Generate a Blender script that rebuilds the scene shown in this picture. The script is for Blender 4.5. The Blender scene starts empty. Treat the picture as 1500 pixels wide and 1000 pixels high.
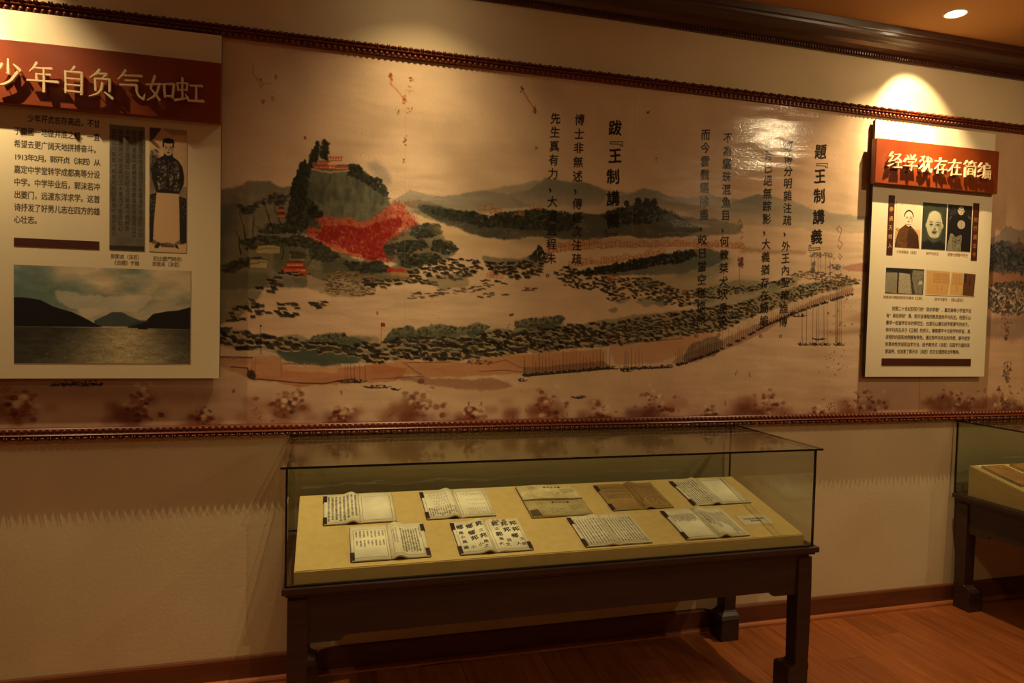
import bpy, bmesh, math, random
import numpy as np
from mathutils import Vector

random.seed(7)
rng = np.random.default_rng(7)
SC = bpy.context.scene
COL = SC.collection

# ------------------------------------------------------------------ camera, world, exposure
CF, CYAW, CPITCH, CROLL, CD, CH = 998.36, 0.268713, -0.0364471, 0.0229690, 3.08356, 1.6
_cy, _sy, _cp, _sp = math.cos(CYAW), math.sin(CYAW), math.cos(CPITCH), math.sin(CPITCH)
FW = np.array([_sy * _cp, _cy * _cp, _sp])
_r = np.array([_cy, -_sy, 0.0]); _u = np.cross(_r, FW)
RT = _r * math.cos(CROLL) + _u * math.sin(CROLL)
UP = -_r * math.sin(CROLL) + _u * math.cos(CROLL)
CAM = np.array([0, -CD, CH])

cd = bpy.data.cameras.new('camera'); cam = bpy.data.objects.new('camera', cd); COL.objects.link(cam)
cd.sensor_width = 36; cd.lens = CF / 1500 * 36; cd.clip_start = 0.05
from mathutils import Matrix
M = Matrix.Identity(4)
for i in range(3):
    M[i][0] = RT[i]; M[i][1] = UP[i]; M[i][2] = -FW[i]; M[i][3] = CAM[i]
cam.matrix_world = M
SC.camera = cam

SC.view_settings.view_transform = 'Standard'
SC.view_settings.look = 'None'
SC.view_settings.gamma = 1
SC.view_settings.use_curve_mapping = False
SC.view_settings.exposure = 0.12

world = bpy.data.worlds.new('world'); SC.world = world; world.use_nodes = True
world.node_tree.nodes['Background'].inputs[0].default_value = (1.0, 0.72, 0.42, 1)
world.node_tree.nodes['Background'].inputs[1].default_value = 0.0

# recessed lamps: (x, y, [(target x, y, z, watts, cone degrees, blend), ...]); a bright core inside a weaker, wider beam
CEIL = 3.15
LAMPS = [
    (-1.48, -0.36, [(-1.34, 0.0, 2.50, 44, 78, 0.6), (-1.32, 0.0, 2.55, 50, 36, 0.8), (-1.40, -0.25, 1.0, 56, 112, 1.0)]),
    (0.38, -0.36, [(0.34, -0.16, 1.0, 20, 84, 1.0), (0.30, -0.34, 0.7, 108, 56, 1.0), (0.42, -0.30, 1.0, 22, 116, 1.0)]),
    (2.996, -0.344, [(3.10, 0.0, 2.63, 48, 66, 0.5), (3.12, 0.0, 2.56, 62, 30, 0.9), (2.95, -0.22, 1.0, 110, 106, 1.0)]),
    (5.30, -0.36, [(5.30, 0.0, 2.25, 60, 76, 0.6)]),
    (-1.62, -1.95, [(-1.62, -1.8, 0.0, 24, 120, 1.0)]),  # unseen lamp added to raise the ambient light at the left
    (0.90, -2.20, [(0.90, -2.1, 0.0, 12, 120, 1.0)]),  # weak fill added in front of the central case to soften contrast
    (3.55, -1.85, [(2.90, 0.0, 1.6, 46, 120, 1.0)]),
    (0.90, -4.20, [(0.90, -3.0, 0.0, 62, 130, 1.0)]),  # added fill behind the camera, lifts the wall under the table
    (4.20, -4.00, [(3.60, -2.8, 0.0, 50, 130, 1.0)]),  # second far fill, added for ambient light from the right corner
]
WARM = (1.0, 0.74, 0.40)


def wall_at(px, py, y=0.0):
    """photo pixel -> (x, z) on the vertical plane at depth y"""
    d = FW + (px - 750) / CF * RT - (py - 500) / CF * UP
    t = (CD + y) / d[1]
    return d[0] * t, CH + d[2] * t


# ------------------------------------------------------------------ helpers
def s2l(c):
    return tuple(((v / 255) / 12.92 if v / 255 <= 0.04045 else ((v / 255 + 0.055) / 1.055) ** 2.4) for v in c)


def link(o, parent=None, kind=None, label=None, cat=None, group=None):
    if o.name not in COL.objects: COL.objects.link(o)
    if parent: o.parent = parent
    if kind: o['kind'] = kind
    if label: o['label'] = label
    if cat: o['category'] = cat
    if group: o['group'] = group
    return o


def empty(name, loc, label, cat, group=None, rz=0.0, rx=0.0):
    o = bpy.data.objects.new(name, None); o.location = loc; o.rotation_euler = (rx, 0, rz)
    o.empty_display_size = 0.05
    return link(o, label=label, cat=cat, group=group)


def obj(name, bm, mats, parent=None, smooth=False, **kw):
    me = bpy.data.meshes.new(name)
    bmesh.ops.recalc_face_normals(bm, faces=bm.faces)
    bm.to_mesh(me); bm.free()
    if not isinstance(mats, (list, tuple)): mats = [mats]
    for m in mats: me.materials.append(m)
    if smooth:
        for p in me.polygons: p.use_smooth = True
    o = bpy.data.objects.new(name, me)
    return link(o, parent, **kw)


def box(bm, x0, x1, y0, y1, z0, z1, bevel=0.0, mat=0):
    vs = [bm.verts.new(p) for p in ((x0, y0, z0), (x1, y0, z0), (x1, y1, z0), (x0, y1, z0), (x0, y0, z1), (x1, y0, z1), (x1, y1, z1), (x0, y1, z1))]
    fs = [bm.faces.new([vs[i] for i in f]) for f in ((0, 3, 2, 1), (4, 5, 6, 7), (0, 1, 5, 4), (1, 2, 6, 5), (2, 3, 7, 6), (3, 0, 4, 7))]
    for f in fs: f.material_index = mat
    if bevel:
        es = list({e for f in fs for e in f.edges})
        r = bmesh.ops.bevel(bm, geom=es, offset=bevel, segments=2, affect='EDGES', profile=0.5)
        for f in r['faces']: f.material_index = mat
    return fs


def BM(): return bmesh.new()


def prism(bm, pts, axis, a, b, mat=0):
    """extrude a 2D outline along an axis; pts are the other two coords in order"""
    def P(p, t):
        if axis == 'x': return (t, p[0], p[1])
        if axis == 'y': return (p[0], t, p[1])
        return (p[0], p[1], t)
    v0 = [bm.verts.new(P(p, a)) for p in pts]; v1 = [bm.verts.new(P(p, b)) for p in pts]
    n = len(pts)
    f = [bm.faces.new(v0), bm.faces.new(v1)]
    for i in range(n): f.append(bm.faces.new([v0[i], v0[(i + 1) % n], v1[(i + 1) % n], v1[i]]))
    for q in f: q.material_index = mat
    return f


# ------------------------------------------------------------------ materials
def mat(name, rgb, rough=0.6, spec=0.5, noise=None, bump=None, coat=0.0, metallic=0.0, wood=None):
    """rgb sRGB 0-255; noise=(scale,(rgb2),amount); wood=(axis scale xyz, rgb2)"""
    m = bpy.data.materials.new(name); m.use_nodes = True
    nt = m.node_tree; b = nt.nodes['Principled BSDF']
    b.inputs['Base Color'].default_value = (*s2l(rgb), 1)
    b.inputs['Roughness'].default_value = rough
    b.inputs['Specular IOR Level'].default_value = spec
    b.inputs['Metallic'].default_value = metallic
    b.inputs['Coat Weight'].default_value = coat
    b.inputs['Coat Roughness'].default_value = 0.15
    tc = nt.nodes.new('ShaderNodeTexCoord')
    if noise:
        sc, rgb2, amt = noise
        n = nt.nodes.new('ShaderNodeTexNoise'); n.inputs['Scale'].default_value = sc; n.inputs['Detail'].default_value = 6
        r = nt.nodes.new('ShaderNodeValToRGB'); r.color_ramp.elements[0].position = 0.35; r.color_ramp.elements[1].position = 0.7
        a = s2l(rgb); c = s2l(rgb2)
        r.color_ramp.elements[0].color = (*a, 1); r.color_ramp.elements[1].color = (*[a[i] * (1 - amt) + c[i] * amt for i in range(3)], 1)
        nt.links.new(tc.outputs['Object'], n.inputs['Vector']); nt.links.new(n.outputs['Fac'], r.inputs['Fac']); nt.links.new(r.outputs['Color'], b.inputs['Base Color'])
    if wood:
        scl, rgb2 = wood
        mp = nt.nodes.new('ShaderNodeMapping'); mp.inputs['Scale'].default_value = scl
        oi = nt.nodes.new('ShaderNodeObjectInfo')
        vm = nt.nodes.new('ShaderNodeVectorMath'); vm.operation = 'ADD'
        mu = nt.nodes.new('ShaderNodeMath'); mu.operation = 'MULTIPLY'; mu.inputs[1].default_value = 37.0
        nt.links.new(oi.outputs['Random'], mu.inputs[0]); nt.links.new(mu.outputs[0], vm.inputs[1])
        nt.links.new(tc.outputs['Object'], mp.inputs['Vector']); nt.links.new(mp.outputs[0], vm.inputs[0])
        n = nt.nodes.new('ShaderNodeTexNoise'); n.inputs['Scale'].default_value = 1.0; n.inputs['Detail'].default_value = 8; n.inputs['Roughness'].default_value = 0.62; n.inputs['Distortion'].default_value = 0.6
        nt.links.new(vm.outputs[0], n.inputs['Vector'])
        r = nt.nodes.new('ShaderNodeValToRGB'); r.color_ramp.elements[0].position = 0.3; r.color_ramp.elements[1].position = 0.72
        r.color_ramp.elements[0].color = (*s2l(rgb), 1); r.color_ramp.elements[1].color = (*s2l(rgb2), 1)
        nt.links.new(n.outputs['Fac'], r.inputs['Fac'])
        hv = nt.nodes.new('ShaderNodeHueSaturation'); mr = nt.nodes.new('ShaderNodeMapRange')
        mr.inputs['To Min'].default_value = 0.82; mr.inputs['To Max'].default_value = 1.15
        nt.links.new(oi.outputs['Random'], mr.inputs['Value']); nt.links.new(mr.outputs[0], hv.inputs['Value'])
        nt.links.new(r.outputs['Color'], hv.inputs['Color']); nt.links.new(hv.outputs[0], b.inputs['Base Color'])
    if bump:
        sc, st = bump
        n2 = nt.nodes.new('ShaderNodeTexNoise'); n2.inputs['Scale'].default_value = sc; n2.inputs['Detail'].default_value = 4
        bp = nt.nodes.new('ShaderNodeBump'); bp.inputs['Strength'].default_value = st; bp.inputs['Distance'].default_value = 0.005
        nt.links.new(tc.outputs['Object'], n2.inputs['Vector']); nt.links.new(n2.outputs['Fac'], bp.inputs['Height']); nt.links.new(bp.outputs[0], b.inputs['Normal'])
    return m


def image_mat(name, arr, rough=0.5, spec=0.5, bump=None):
    """arr: H x W x 3 float, sRGB 0-1, row 0 at the top; painted in memory by this script"""
    h, w = arr.shape[:2]
    im = bpy.data.images.new(name, w, h)
    px = np.ones((h, w, 4), np.float32); px[..., :3] = np.clip(arr[::-1], 0, 1)
    im.pixels.foreach_set(px.ravel()); im.update(); im.pack()
    m = bpy.data.materials.new(name); m.use_nodes = True
    nt = m.node_tree; b = nt.nodes['Principled BSDF']
    b.inputs['Roughness'].default_value = rough; b.inputs['Specular IOR Level'].default_value = spec
    t = nt.nodes.new('ShaderNodeTexImage'); t.image = im; t.interpolation = 'Cubic'; t.extension = 'EXTEND'
    nt.links.new(t.outputs['Color'], b.inputs['Base Color'])
    if bump:
        tc = nt.nodes.new('ShaderNodeTexCoord'); prev = None
        for sc, st, dist in bump:
            mp = nt.nodes.new('ShaderNodeMapping'); mp.inputs['Scale'].default_value = sc
            n2 = nt.nodes.new('ShaderNodeTexNoise'); n2.inputs['Scale'].default_value = 1; n2.inputs['Detail'].default_value = 2
            bp = nt.nodes.new('ShaderNodeBump'); bp.inputs['Strength'].default_value = st; bp.inputs['Distance'].default_value = dist
            nt.links.new(tc.outputs['Object'], mp.inputs['Vector']); nt.links.new(mp.outputs[0], n2.inputs['Vector'])
            nt.links.new(n2.outputs['Fac'], bp.inputs['Height'])
            if prev: nt.links.new(prev.outputs[0], bp.inputs['Normal'])
            prev = bp
        nt.links.new(prev.outputs[0], b.inputs['Normal'])
    return m


def glass_mat(name, tint):
    m = bpy.data.materials.new(name); m.use_nodes = True
    nt = m.node_tree; nt.nodes.clear()
    out = nt.nodes.new('ShaderNodeOutputMaterial'); mx = nt.nodes.new('ShaderNodeMixShader')
    fr = nt.nodes.new('ShaderNodeFresnel'); fr.inputs['IOR'].default_value = 1.5
    tr = nt.nodes.new('ShaderNodeBsdfTransparent'); tr.inputs[0].default_value = (*tint, 1)
    gl = nt.nodes.new('ShaderNodeBsdfGlossy'); gl.inputs['Roughness'].default_value = 0.02
    gl.inputs[0].default_value = (0.9, 0.95, 0.9, 1)
    ge = nt.nodes.new('ShaderNodeNewGeometry'); mr = nt.nodes.new('ShaderNodeMapRange')   # both faces of the pane reflect like air to glass
    mr.inputs['To Min'].default_value = 1.5; mr.inputs['To Max'].default_value = 1 / 1.5
    nt.links.new(ge.outputs['Backfacing'], mr.inputs['Value']); nt.links.new(mr.outputs[0], fr.inputs['IOR'])
    nt.links.new(fr.outputs[0], mx.inputs[0]); nt.links.new(tr.outputs[0], mx.inputs[1]); nt.links.new(gl.outputs[0], mx.inputs[2])
    nt.links.new(mx.outputs[0], out.inputs[0])
    return m


def emit_mat(name, rgb, strength):
    m = bpy.data.materials.new(name); m.use_nodes = True
    b = m.node_tree.nodes['Principled BSDF']
    b.inputs['Base Color'].default_value = (0.8, 0.8, 0.8, 1)
    b.inputs['Emission Color'].default_value = (*rgb, 1); b.inputs['Emission Strength'].default_value = strength
    return m


M_WALL = mat('cream_plaster', (224, 205, 165), 0.85, 0.2, noise=(2.2, (196, 172, 130), 0.45), bump=(60, 0.12))
M_CEIL = mat('ceiling_paint', (188, 146, 98), 0.9, 0.15, noise=(1.5, (170, 128, 82), 0.4))
M_LACQ = mat('red_brown_lacquer', (88, 38, 15), 0.34, 0.45, coat=0.1, wood=((1.5, 30, 30), (116, 52, 20)))
M_CROWN = mat('dark_lacquered_cornice', (66, 34, 20), 0.3, 0.5, coat=0.2, wood=((1.5, 25, 25), (84, 44, 26)))
M_TABLE = mat('dark_rosewood', (54, 37, 29), 0.4, 0.4, coat=0.05, wood=((4, 30, 30), (72, 48, 36)))
M_BASE = mat('baseboard_wood', (98, 54, 30), 0.4, 0.4, wood=((2, 30, 30), (128, 74, 42)))
M_SHOE = mat('shoe_moulding_wood', (150, 84, 44), 0.45, 0.4, wood=((2, 30, 30), (178, 104, 58)))
M_PLANK = mat('laminate_plank', (130, 68, 30), 0.4, 0.4, wood=((34, 3.0, 10), (172, 98, 46)))
M_PANEL = mat('cream_board', (222, 208, 172), 0.55, 0.4)
M_SIDE = mat('board_edge', (70, 56, 40), 0.7, 0.3)
M_HEAD = mat('red_lacquer_board', (134, 58, 16), 0.36, 0.45, coat=0.12, noise=(9, (116, 46, 14), 0.7), bump=(14, 0.06))
M_GOLD = mat('gilt_letter', (228, 204, 160), 0.45, 0.5)
M_BAR = mat('brown_printed_bar', (72, 32, 20), 0.5, 0.4)
M_CLOTH = mat('beige_display_cloth', (216, 188, 124), 0.9, 0.1, noise=(30, (198, 168, 104), 0.5), bump=(700, 0.25))
M_COVER = mat('old_blue_brown_cover', (54, 38, 40), 0.7, 0.3)
M_TAB = mat('dark_purple_silk_tab', (48, 26, 40), 0.6, 0.3)
M_PAPER = mat('aged_page_edge', (206, 186, 138), 0.85, 0.2, noise=(80, (170, 146, 96), 0.6))
M_SEAL = mat('black_green_glass_edge', (22, 26, 22), 0.25, 0.6)
M_TRIMR = mat('lamp_ring_white_enamel', (205, 190, 165), 0.4, 0.5)
M_GLASS = glass_mat('greenish_glass', (0.93, 0.955, 0.925))
M_LAMP = emit_mat('lamp_glow', (1.0, 0.80, 0.50), 60)


# ------------------------------------------------------------------ painting in memory
def fbm(h, w, base, octs=4, seed=0, ax=1.0):
    r = np.random.default_rng(seed); out = np.zeros((h, w), np.float32); amp = 1; tot = 0
    for o in range(octs):
        cw = max(2, int(w / base * 2 ** o)) + 1; ch = max(2, int(h / base * 2 ** o * ax)) + 1
        g = r.random((ch, cw)).astype(np.float32)
        yy = np.linspace(0, ch - 1.001, h); xx = np.linspace(0, cw - 1.001, w)
        yi = yy.astype(int); xi = xx.astype(int); fy = (yy - yi)[:, None]; fx = (xx - xi)[None]
        fy = fy * fy * (3 - 2 * fy); fx = fx * fx * (3 - 2 * fx)
        y1 = np.minimum(yi + 1, ch - 1); x1 = np.minimum(xi + 1, cw - 1)
        a = g[yi][:, xi]; b = g[yi][:, x1]; c = g[y1][:, xi]; d = g[y1][:, x1]
        out += amp * ((a * (1 - fx) + b * fx) * (1 - fy) + (c * (1 - fx) + d * fx) * fy); tot += amp; amp *= 0.55
    return out / tot


def blur(a, r):
    r = int(round(r))
    if r < 1: return a
    for _ in range(2):
        for axis in (0, 1):
            p = np.pad(a, [(r + 1, r) if i == axis else (0, 0) for i in range(2)], mode='edge')
            c = np.cumsum(p, axis=axis, dtype=np.float64)
            n = a.shape[axis]
            if axis == 0: a = (c[2 * r + 1:2 * r + 1 + n] - c[:n]) / (2 * r + 1)
            else: a = (c[:, 2 * r + 1:2 * r + 1 + n] - c[:, :n]) / (2 * r + 1)
    return a.astype(np.float32)


_GL = {}


def glyph(ch, n=40, bold=0.0):
    """coverage raster of one character, n x n, from the program's own typeface"""
    key = (ch, n, bold)
    if key in _GL: return _GL[key]
    if bold:
        g = glyph(ch, n); p = np.pad(g, 1); d = g.copy()
        for dy, dx in ((0, 1), (2, 1), (1, 0), (1, 2)): d = np.maximum(d, p[dy:dy + n, dx:dx + n] * min(1.0, bold * 40))
        _GL[key] = d
        return d
    cu = bpy.data.curves.new('g', 'FONT'); cu.body = ch; cu.size = 1.0; cu.resolution_u = 2
    o = bpy.data.objects.new('g', cu)
    me = o.to_mesh()
    S = n * 2
    img = np.zeros((S, S), bool)
    if len(me.vertices):
        v = np.array([tuple(p.co)[:2] for p in me.vertices])
        me.calc_loop_triangles()
        tr = np.array([tuple(t.vertices) for t in me.loop_triangles])
        # em box: CJK glyphs span about x 0..1, y -.12...88 (size 1 => em)
        if ord(ch) < 128: v[:, 0] += GW / 2 - (v[:, 0].min() + v[:, 0].max()) / 2   # centre narrow latin figures
        v = v * np.array([GS, GS]) + np.array([0.5 - GS * 0.5 * GW, 0.5 - GS * GC])
        P = v * S
        P[:, 1] = S - P[:, 1]
        for a, b, c in P[tr]:
            x0 = max(int(min(a[0], b[0], c[0])), 0); x1 = min(int(max(a[0], b[0], c[0])) + 2, S)
            y0 = max(int(min(a[1], b[1], c[1])), 0); y1 = min(int(max(a[1], b[1], c[1])) + 2, S)
            if x1 <= x0 or y1 <= y0: continue
            X = np.arange(x0, x1)[None] + 0.5; Y = np.arange(y0, y1)[:, None] + 0.5
            e0 = (b[0] - a[0]) * (Y - a[1]) - (b[1] - a[1]) * (X - a[0])
            e1 = (c[0] - b[0]) * (Y - b[1]) - (c[1] - b[1]) * (X - b[0])
            e2 = (a[0] - c[0]) * (Y - c[1]) - (a[1] - c[1]) * (X - c[0])
            img[y0:y1, x0:x1] |= ((e0 >= -.01) & (e1 >= -.01) & (e2 >= -.01)) | ((e0 <= .01) & (e1 <= .01) & (e2 <= .01))
    o.to_mesh_clear(); bpy.data.objects.remove(o); bpy.data.curves.remove(cu)
    g = img.reshape(n, 2, n, 2).mean((1, 3)).astype(np.float32)
    _GL[key] = g
    return g


# measure the em box of this typeface with a full-width character
def _measure():
    cu = bpy.data.curves.new('g', 'FONT'); cu.body = '\u56fd'; cu.size = 1.0
    o = bpy.data.objects.new('g', cu); me = o.to_mesh()
    v = np.array([tuple(p.co)[:2] for p in me.vertices]) if len(me.vertices) else np.array([[0, 0], [1, 1]])
    o.to_mesh_clear(); bpy.data.objects.remove(o); bpy.data.curves.remove(cu)
    return v.min(0), v.max(0)


_mn, _mx = _measure()
GW = float(_mn[0] + _mx[0])            # twice the centre x
GC = float((_mn[1] + _mx[1]) / 2)
GS = 0.88 / float(max(_mx[0] - _mn[0], _mx[1] - _mn[1]))
print('font box', _mn, _mx)


class Canvas:
    def __init__(s, w, h, rgb, fn=None):
        s.w, s.h = int(w), int(h)
        s.a = np.empty((s.h, s.w, 3), np.float32); s.a[:] = np.array(rgb, np.float32) / 255
        s.fn = fn or (lambda x, y: (x, y))
        s.n1 = fbm(s.h, s.w, 26, 4, 3); s.n2 = fbm(s.h, s.w, 26, 4, 4); s.n3 = fbm(s.h, s.w, 7, 3, 5)

    def blend(s, y0, x0, m, rgb, alpha=1.0):
        h, w = m.shape
        Y0, X0 = max(y0, 0), max(x0, 0); Y1, X1 = min(y0 + h, s.h), min(x0 + w, s.w)
        if Y1 <= Y0 or X1 <= X0: return
        mm = (m[Y0 - y0:Y1 - y0, X0 - x0:X1 - x0] * alpha)[..., None]
        c = np.array(rgb, np.float32) / 255
        r = s.a[Y0:Y1, X0:X1]; r *= (1 - mm); r += mm * c

    def P(s, pts): return np.array([s.fn(*p[:2]) for p in pts], float)

    def polymask(s, pts, pad=0):
        x0 = int(pts[:, 0].min()) - pad - 1; x1 = int(pts[:, 0].max()) + pad + 2
        y0 = int(pts[:, 1].min()) - pad - 1; y1 = int(pts[:, 1].max()) + pad + 2
        x0 = max(x0, -200); y0 = max(y0, -200); x1 = min(x1, s.w + 200); y1 = min(y1, s.h + 200)
        if x1 - x0 < 2 or y1 - y0 < 2: return y0, x0, np.zeros((1, 1), np.float32)
        X = np.arange(x0, x1) + 0.5; acc = np.zeros((y1 - y0, x1 - x0), np.float32)
        q = np.roll(pts, -1, 0)
        for sub in (0.25, 0.75):
            Y = np.arange(y0, y1) + sub
            inside = np.zeros((len(Y), len(X)), bool)
            for (ax, ay), (bx, by) in zip(pts, q):
                if ay == by: continue
                sel = (Y >= min(ay, by)) & (Y < max(ay, by))
                if not sel.any(): continue
                xi = ax + (Y[sel] - ay) * (bx - ax) / (by - ay)
                inside[sel] ^= X[None] < xi[:, None]
            acc += inside * 0.5
        return y0, x0, acc

    def wash(s, pts, rgb, alpha=0.6, soft=3, rough=0.0, tex=0.0, grad=None):
        """soft watercolour area; rough breaks the rim, tex mottles the inside, grad fades 'up' or 'down'"""
        p = s.P(pts); pad = int(soft * 2 + 4)
        y0, x0, m = s.polymask(p, pad)
        m = blur(m, soft)
        h, w = m.shape
        ys = np.clip(np.arange(y0, y0 + h), 0, s.h - 1); xs = np.clip(np.arange(x0, x0 + w), 0, s.w - 1)
        if rough: 
            k = s.n1[ys][:, xs]
            m = np.clip((m + (k - 0.5) * rough * 2 * (m > 0.02) - 0.5) * 4 + 0.5, 0, 1) * np.clip(m * 3, 0, 1)
            m = blur(m, 1)
        if tex: m = m * np.clip(1 - tex + tex * 2 * (s.n2[ys][:, xs] * 0.5 + s.n3[ys][:, xs] * 0.5), 0, 1.3)
        if grad:
            g = np.linspace(1, 0, h)[:, None] if grad == 'down' else np.linspace(0, 1, h)[:, None]
            m = m * np.clip(g * 1.6, 0, 1)
        s.blend(y0, x0, np.clip(m, 0, 1).astype(np.float32), rgb, alpha)

    def stroke(s, pts, w, rgb, alpha=0.9, w2=None, raw=False):
        p = np.array(pts, float) if raw else s.P(pts)
        w2 = w if w2 is None else w2
        n = len(p) - 1
        for i in range(n):
            a, b = p[i], p[i + 1]
            wa = w + (w2 - w) * i / n; wb = w + (w2 - w) * (i + 1) / n
            r = max(wa, wb) + 1
            x0 = int(min(a[0], b[0]) - r); x1 = int(max(a[0], b[0]) + r) + 2; y0 = int(min(a[1], b[1]) - r); y1 = int(max(a[1], b[1]) + r) + 2
            X = np.arange(x0, x1)[None] + 0.5; Y = np.arange(y0, y1)[:, None] + 0.5
            d = b - a; L = d @ d + 1e-6
            t = np.clip(((X - a[0]) * d[0] + (Y - a[1]) * d[1]) / L, 0, 1)
            D = np.hypot(X - a[0] - t * d[0], Y - a[1] - t * d[1])
            m = np.clip((wa + (wb - wa) * t) / 2 + 0.5 - D, 0, 1).astype(np.float32)
            s.blend(y0, x0, m, rgb, alpha)

    def dab(s, x, y, rx, ry, ang, rgb, alpha, hard=1.0, square=False):
        r = max(rx, ry) * 1.45 + 2
        x0 = int(x - r); y0 = int(y - r); n = int(2 * r) + 2
        X = np.arange(x0, x0 + n)[None] + 0.5 - x; Y = np.arange(y0, y0 + n)[:, None] + 0.5 - y
        c, q = math.cos(ang), math.sin(ang)
        if square:      # sheared roof: horizontal eaves, leaning gables
            U = (X - Y * q * 1.2) / rx; V = Y / ry
            m = np.clip((1 - np.maximum(abs(U), abs(V))) * min(rx, ry) * hard + 0.5, 0, 1)
        else:
            U = (X * c + Y * q) / rx; V = (-X * q + Y * c) / ry
            m = np.clip((1 - np.sqrt(U * U + V * V)) * min(rx, ry) * hard + 0.5, 0, 1)
        s.blend(y0, x0, m.astype(np.float32), rgb, alpha)

    def scatter(s, poly, n, rx, ry, cols, alpha=(0.6, 0.95), ang=(0, 0), square=False, hard=1.0, light=None):
        p = s.P(poly); x0, y0 = p.min(0); x1, y1 = p.max(0)
        q = np.roll(p, -1, 0)
        X = rng.uniform(x0, x1, n * 3); Y = rng.uniform(y0, y1, n * 3)
        ins = np.zeros(n * 3, bool)
        for (ax, ay), (bx, by) in zip(p, q):
            if ay == by: continue
            ins ^= ((ay > Y) != (by > Y)) & (X < ax + (Y - ay) * (bx - ax) / (by - ay))
        X, Y = X[ins][:n], Y[ins][:n]
        if square:
            occ = set(); keep = []
            cw, chh = (rx[0] + rx[1]) * .92, (ry[0] + ry[1]) * 1.12
            for i, (x, y) in enumerate(zip(X, Y)):
                k = (int(x / cw + (int(y / chh) % 2) * .5), int(y / chh))
                if k in occ: continue
                occ.add(k); keep.append(i)
            X, Y = X[keep], Y[keep]
            X = X + rng.uniform(-.2, .2, len(X)) * cw; Y = Y + rng.uniform(-.25, .25, len(X)) * chh
            o = np.argsort(Y); X, Y = X[o], Y[o]
        for x, y in zip(X, Y):
            a = random.uniform(*ang); rr = random.uniform(*rx); ry_ = random.uniform(*ry)
            c = random.choice(cols)
            if light: s.dab(x + 0.6, y + ry_ * 0.9, rr * 1.05, ry_ * 0.9, a, light, 0.75, hard, square)
            s.dab(x, y, rr, ry_, a, c, random.uniform(*alpha), hard, square)

    def text(s, ch, x, y, size, rgb, alpha=0.92, bold=0.0, sx=1.0, brush=0.0, raw=True, res=40):
        """one character centred on canvas point x, y"""
        g = glyph(ch, res, bold)
        w = size * sx; h = size
        x0 = int(x - w / 2) - 2; y0 = int(y - h / 2) - 2; W = int(w) + 5; H = int(h) + 5
        X = np.arange(x0, x0 + W)[None] + 0.5 - x; Y = np.arange(y0, y0 + H)[:, None] + 0.5 - y
        Yb = Y + brush * X; Xb = X - 0.0 * Y
        if brush:
            k = ord(ch)
            Xb = Xb + size * 0.022 * np.sin(Y / size * 7 + k); Yb = Yb + size * 0.018 * np.sin(X / size * 8 + k * 1.7)
        U = (Xb / w + 0.5) * res - 0.5; V = (Yb / h + 0.5) * res - 0.5
        U, V = np.broadcast_arrays(U, V)
        ui = np.floor(U).astype(int); vi = np.floor(V).astype(int); fu = U - ui; fv = V - vi
        def at(v, u):
            ok = (u >= 0) & (u < res) & (v >= 0) & (v < res)
            return np.where(ok, g[np.clip(v, 0, res - 1), np.clip(u, 0, res - 1)], 0)
        m = (at(vi, ui) * (1 - fu) + at(vi, ui + 1) * fu) * (1 - fv) + (at(vi + 1, ui) * (1 - fu) + at(vi + 1, ui + 1) * fu) * fv
        s.blend(y0, x0, np.clip(m * 1.25, 0, 1).astype(np.float32), rgb, alpha)

    def warp(s, fine=1.8, coarse=2.0, y1=None):
        """pull the wet edges about a little, as ink on paper"""
        a = (fbm(s.h, s.w, 9, 2, 71) - .5) * 2 * fine + (fbm(s.h, s.w, 40, 2, 72) - .5) * 2 * coarse
        b = (fbm(s.h, s.w, 9, 2, 73) - .5) * 2 * fine + (fbm(s.h, s.w, 40, 2, 74) - .5) * 2 * coarse
        Y = np.clip(np.arange(s.h)[:, None] + a * 2, 0, s.h - 1.01); X = np.clip(np.arange(s.w)[None] + b * 2, 0, s.w - 1.01)
        yi = Y.astype(int); xi = X.astype(int); fy = (Y - yi)[..., None]; fx = (X - xi)[..., None]
        A = s.a
        s.a = ((A[yi, xi] * (1 - fx) + A[yi, xi + 1] * fx) * (1 - fy) + (A[yi + 1, xi] * (1 - fx) + A[yi + 1, xi + 1] * fx) * fy).astype(np.float32)

    def grain(s, amt=0.03, seed=1):
        s.a *= (1 + (np.random.default_rng(seed).random((s.h, s.w, 1)) - 0.5) * amt).astype(np.float32)



# ------------------------------------------------------------------ the mural, painted in wall metres
MS = 540.0
MX0, MX1, MX2 = -1.70, 3.235, 4.90
MZ0, MZ1 = 1.112, 2.728
INK = [(36, 34, 32), (46, 44, 40), (30, 30, 29), (54, 50, 44)]
GREEN = [(70, 76, 64), (58, 66, 58), (82, 86, 70), (50, 56, 50)]


def mural_fn(x0):
    def f(px, py):
        x, z = wall_at(px, py, -0.004)
        return ((x - x0) * MS, (MZ1 - z) * MS)
    return f


def paper(cv, seed):
    h, w = cv.h, cv.w
    n = fbm(h, w, 420, 5, seed); n2 = fbm(h, w, 60, 4, seed + 1)
    y = np.linspace(0, 1, h)[:, None]
    base = np.array([212, 184, 148], np.float32) / 255; pink = np.array([196, 158, 130], np.float32) / 255
    k = np.clip(0.15 + (n - 0.5) * 1.6 + np.clip((y - 0.84) * 3.0, 0, 0.8), 0, 1)[..., None]
    cv.a[:] = base * (1 - k) + pink * k
    cv.a *= (1 + (n2[..., None] - 0.5) * 0.10)
    # faint silk weave
    cv.a *= 1 + 0.012 * np.sin(np.arange(w) * 2.1)[None, :, None] + 0.012 * np.sin(np.arange(h) * 2.3)[:, None, None]


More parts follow.
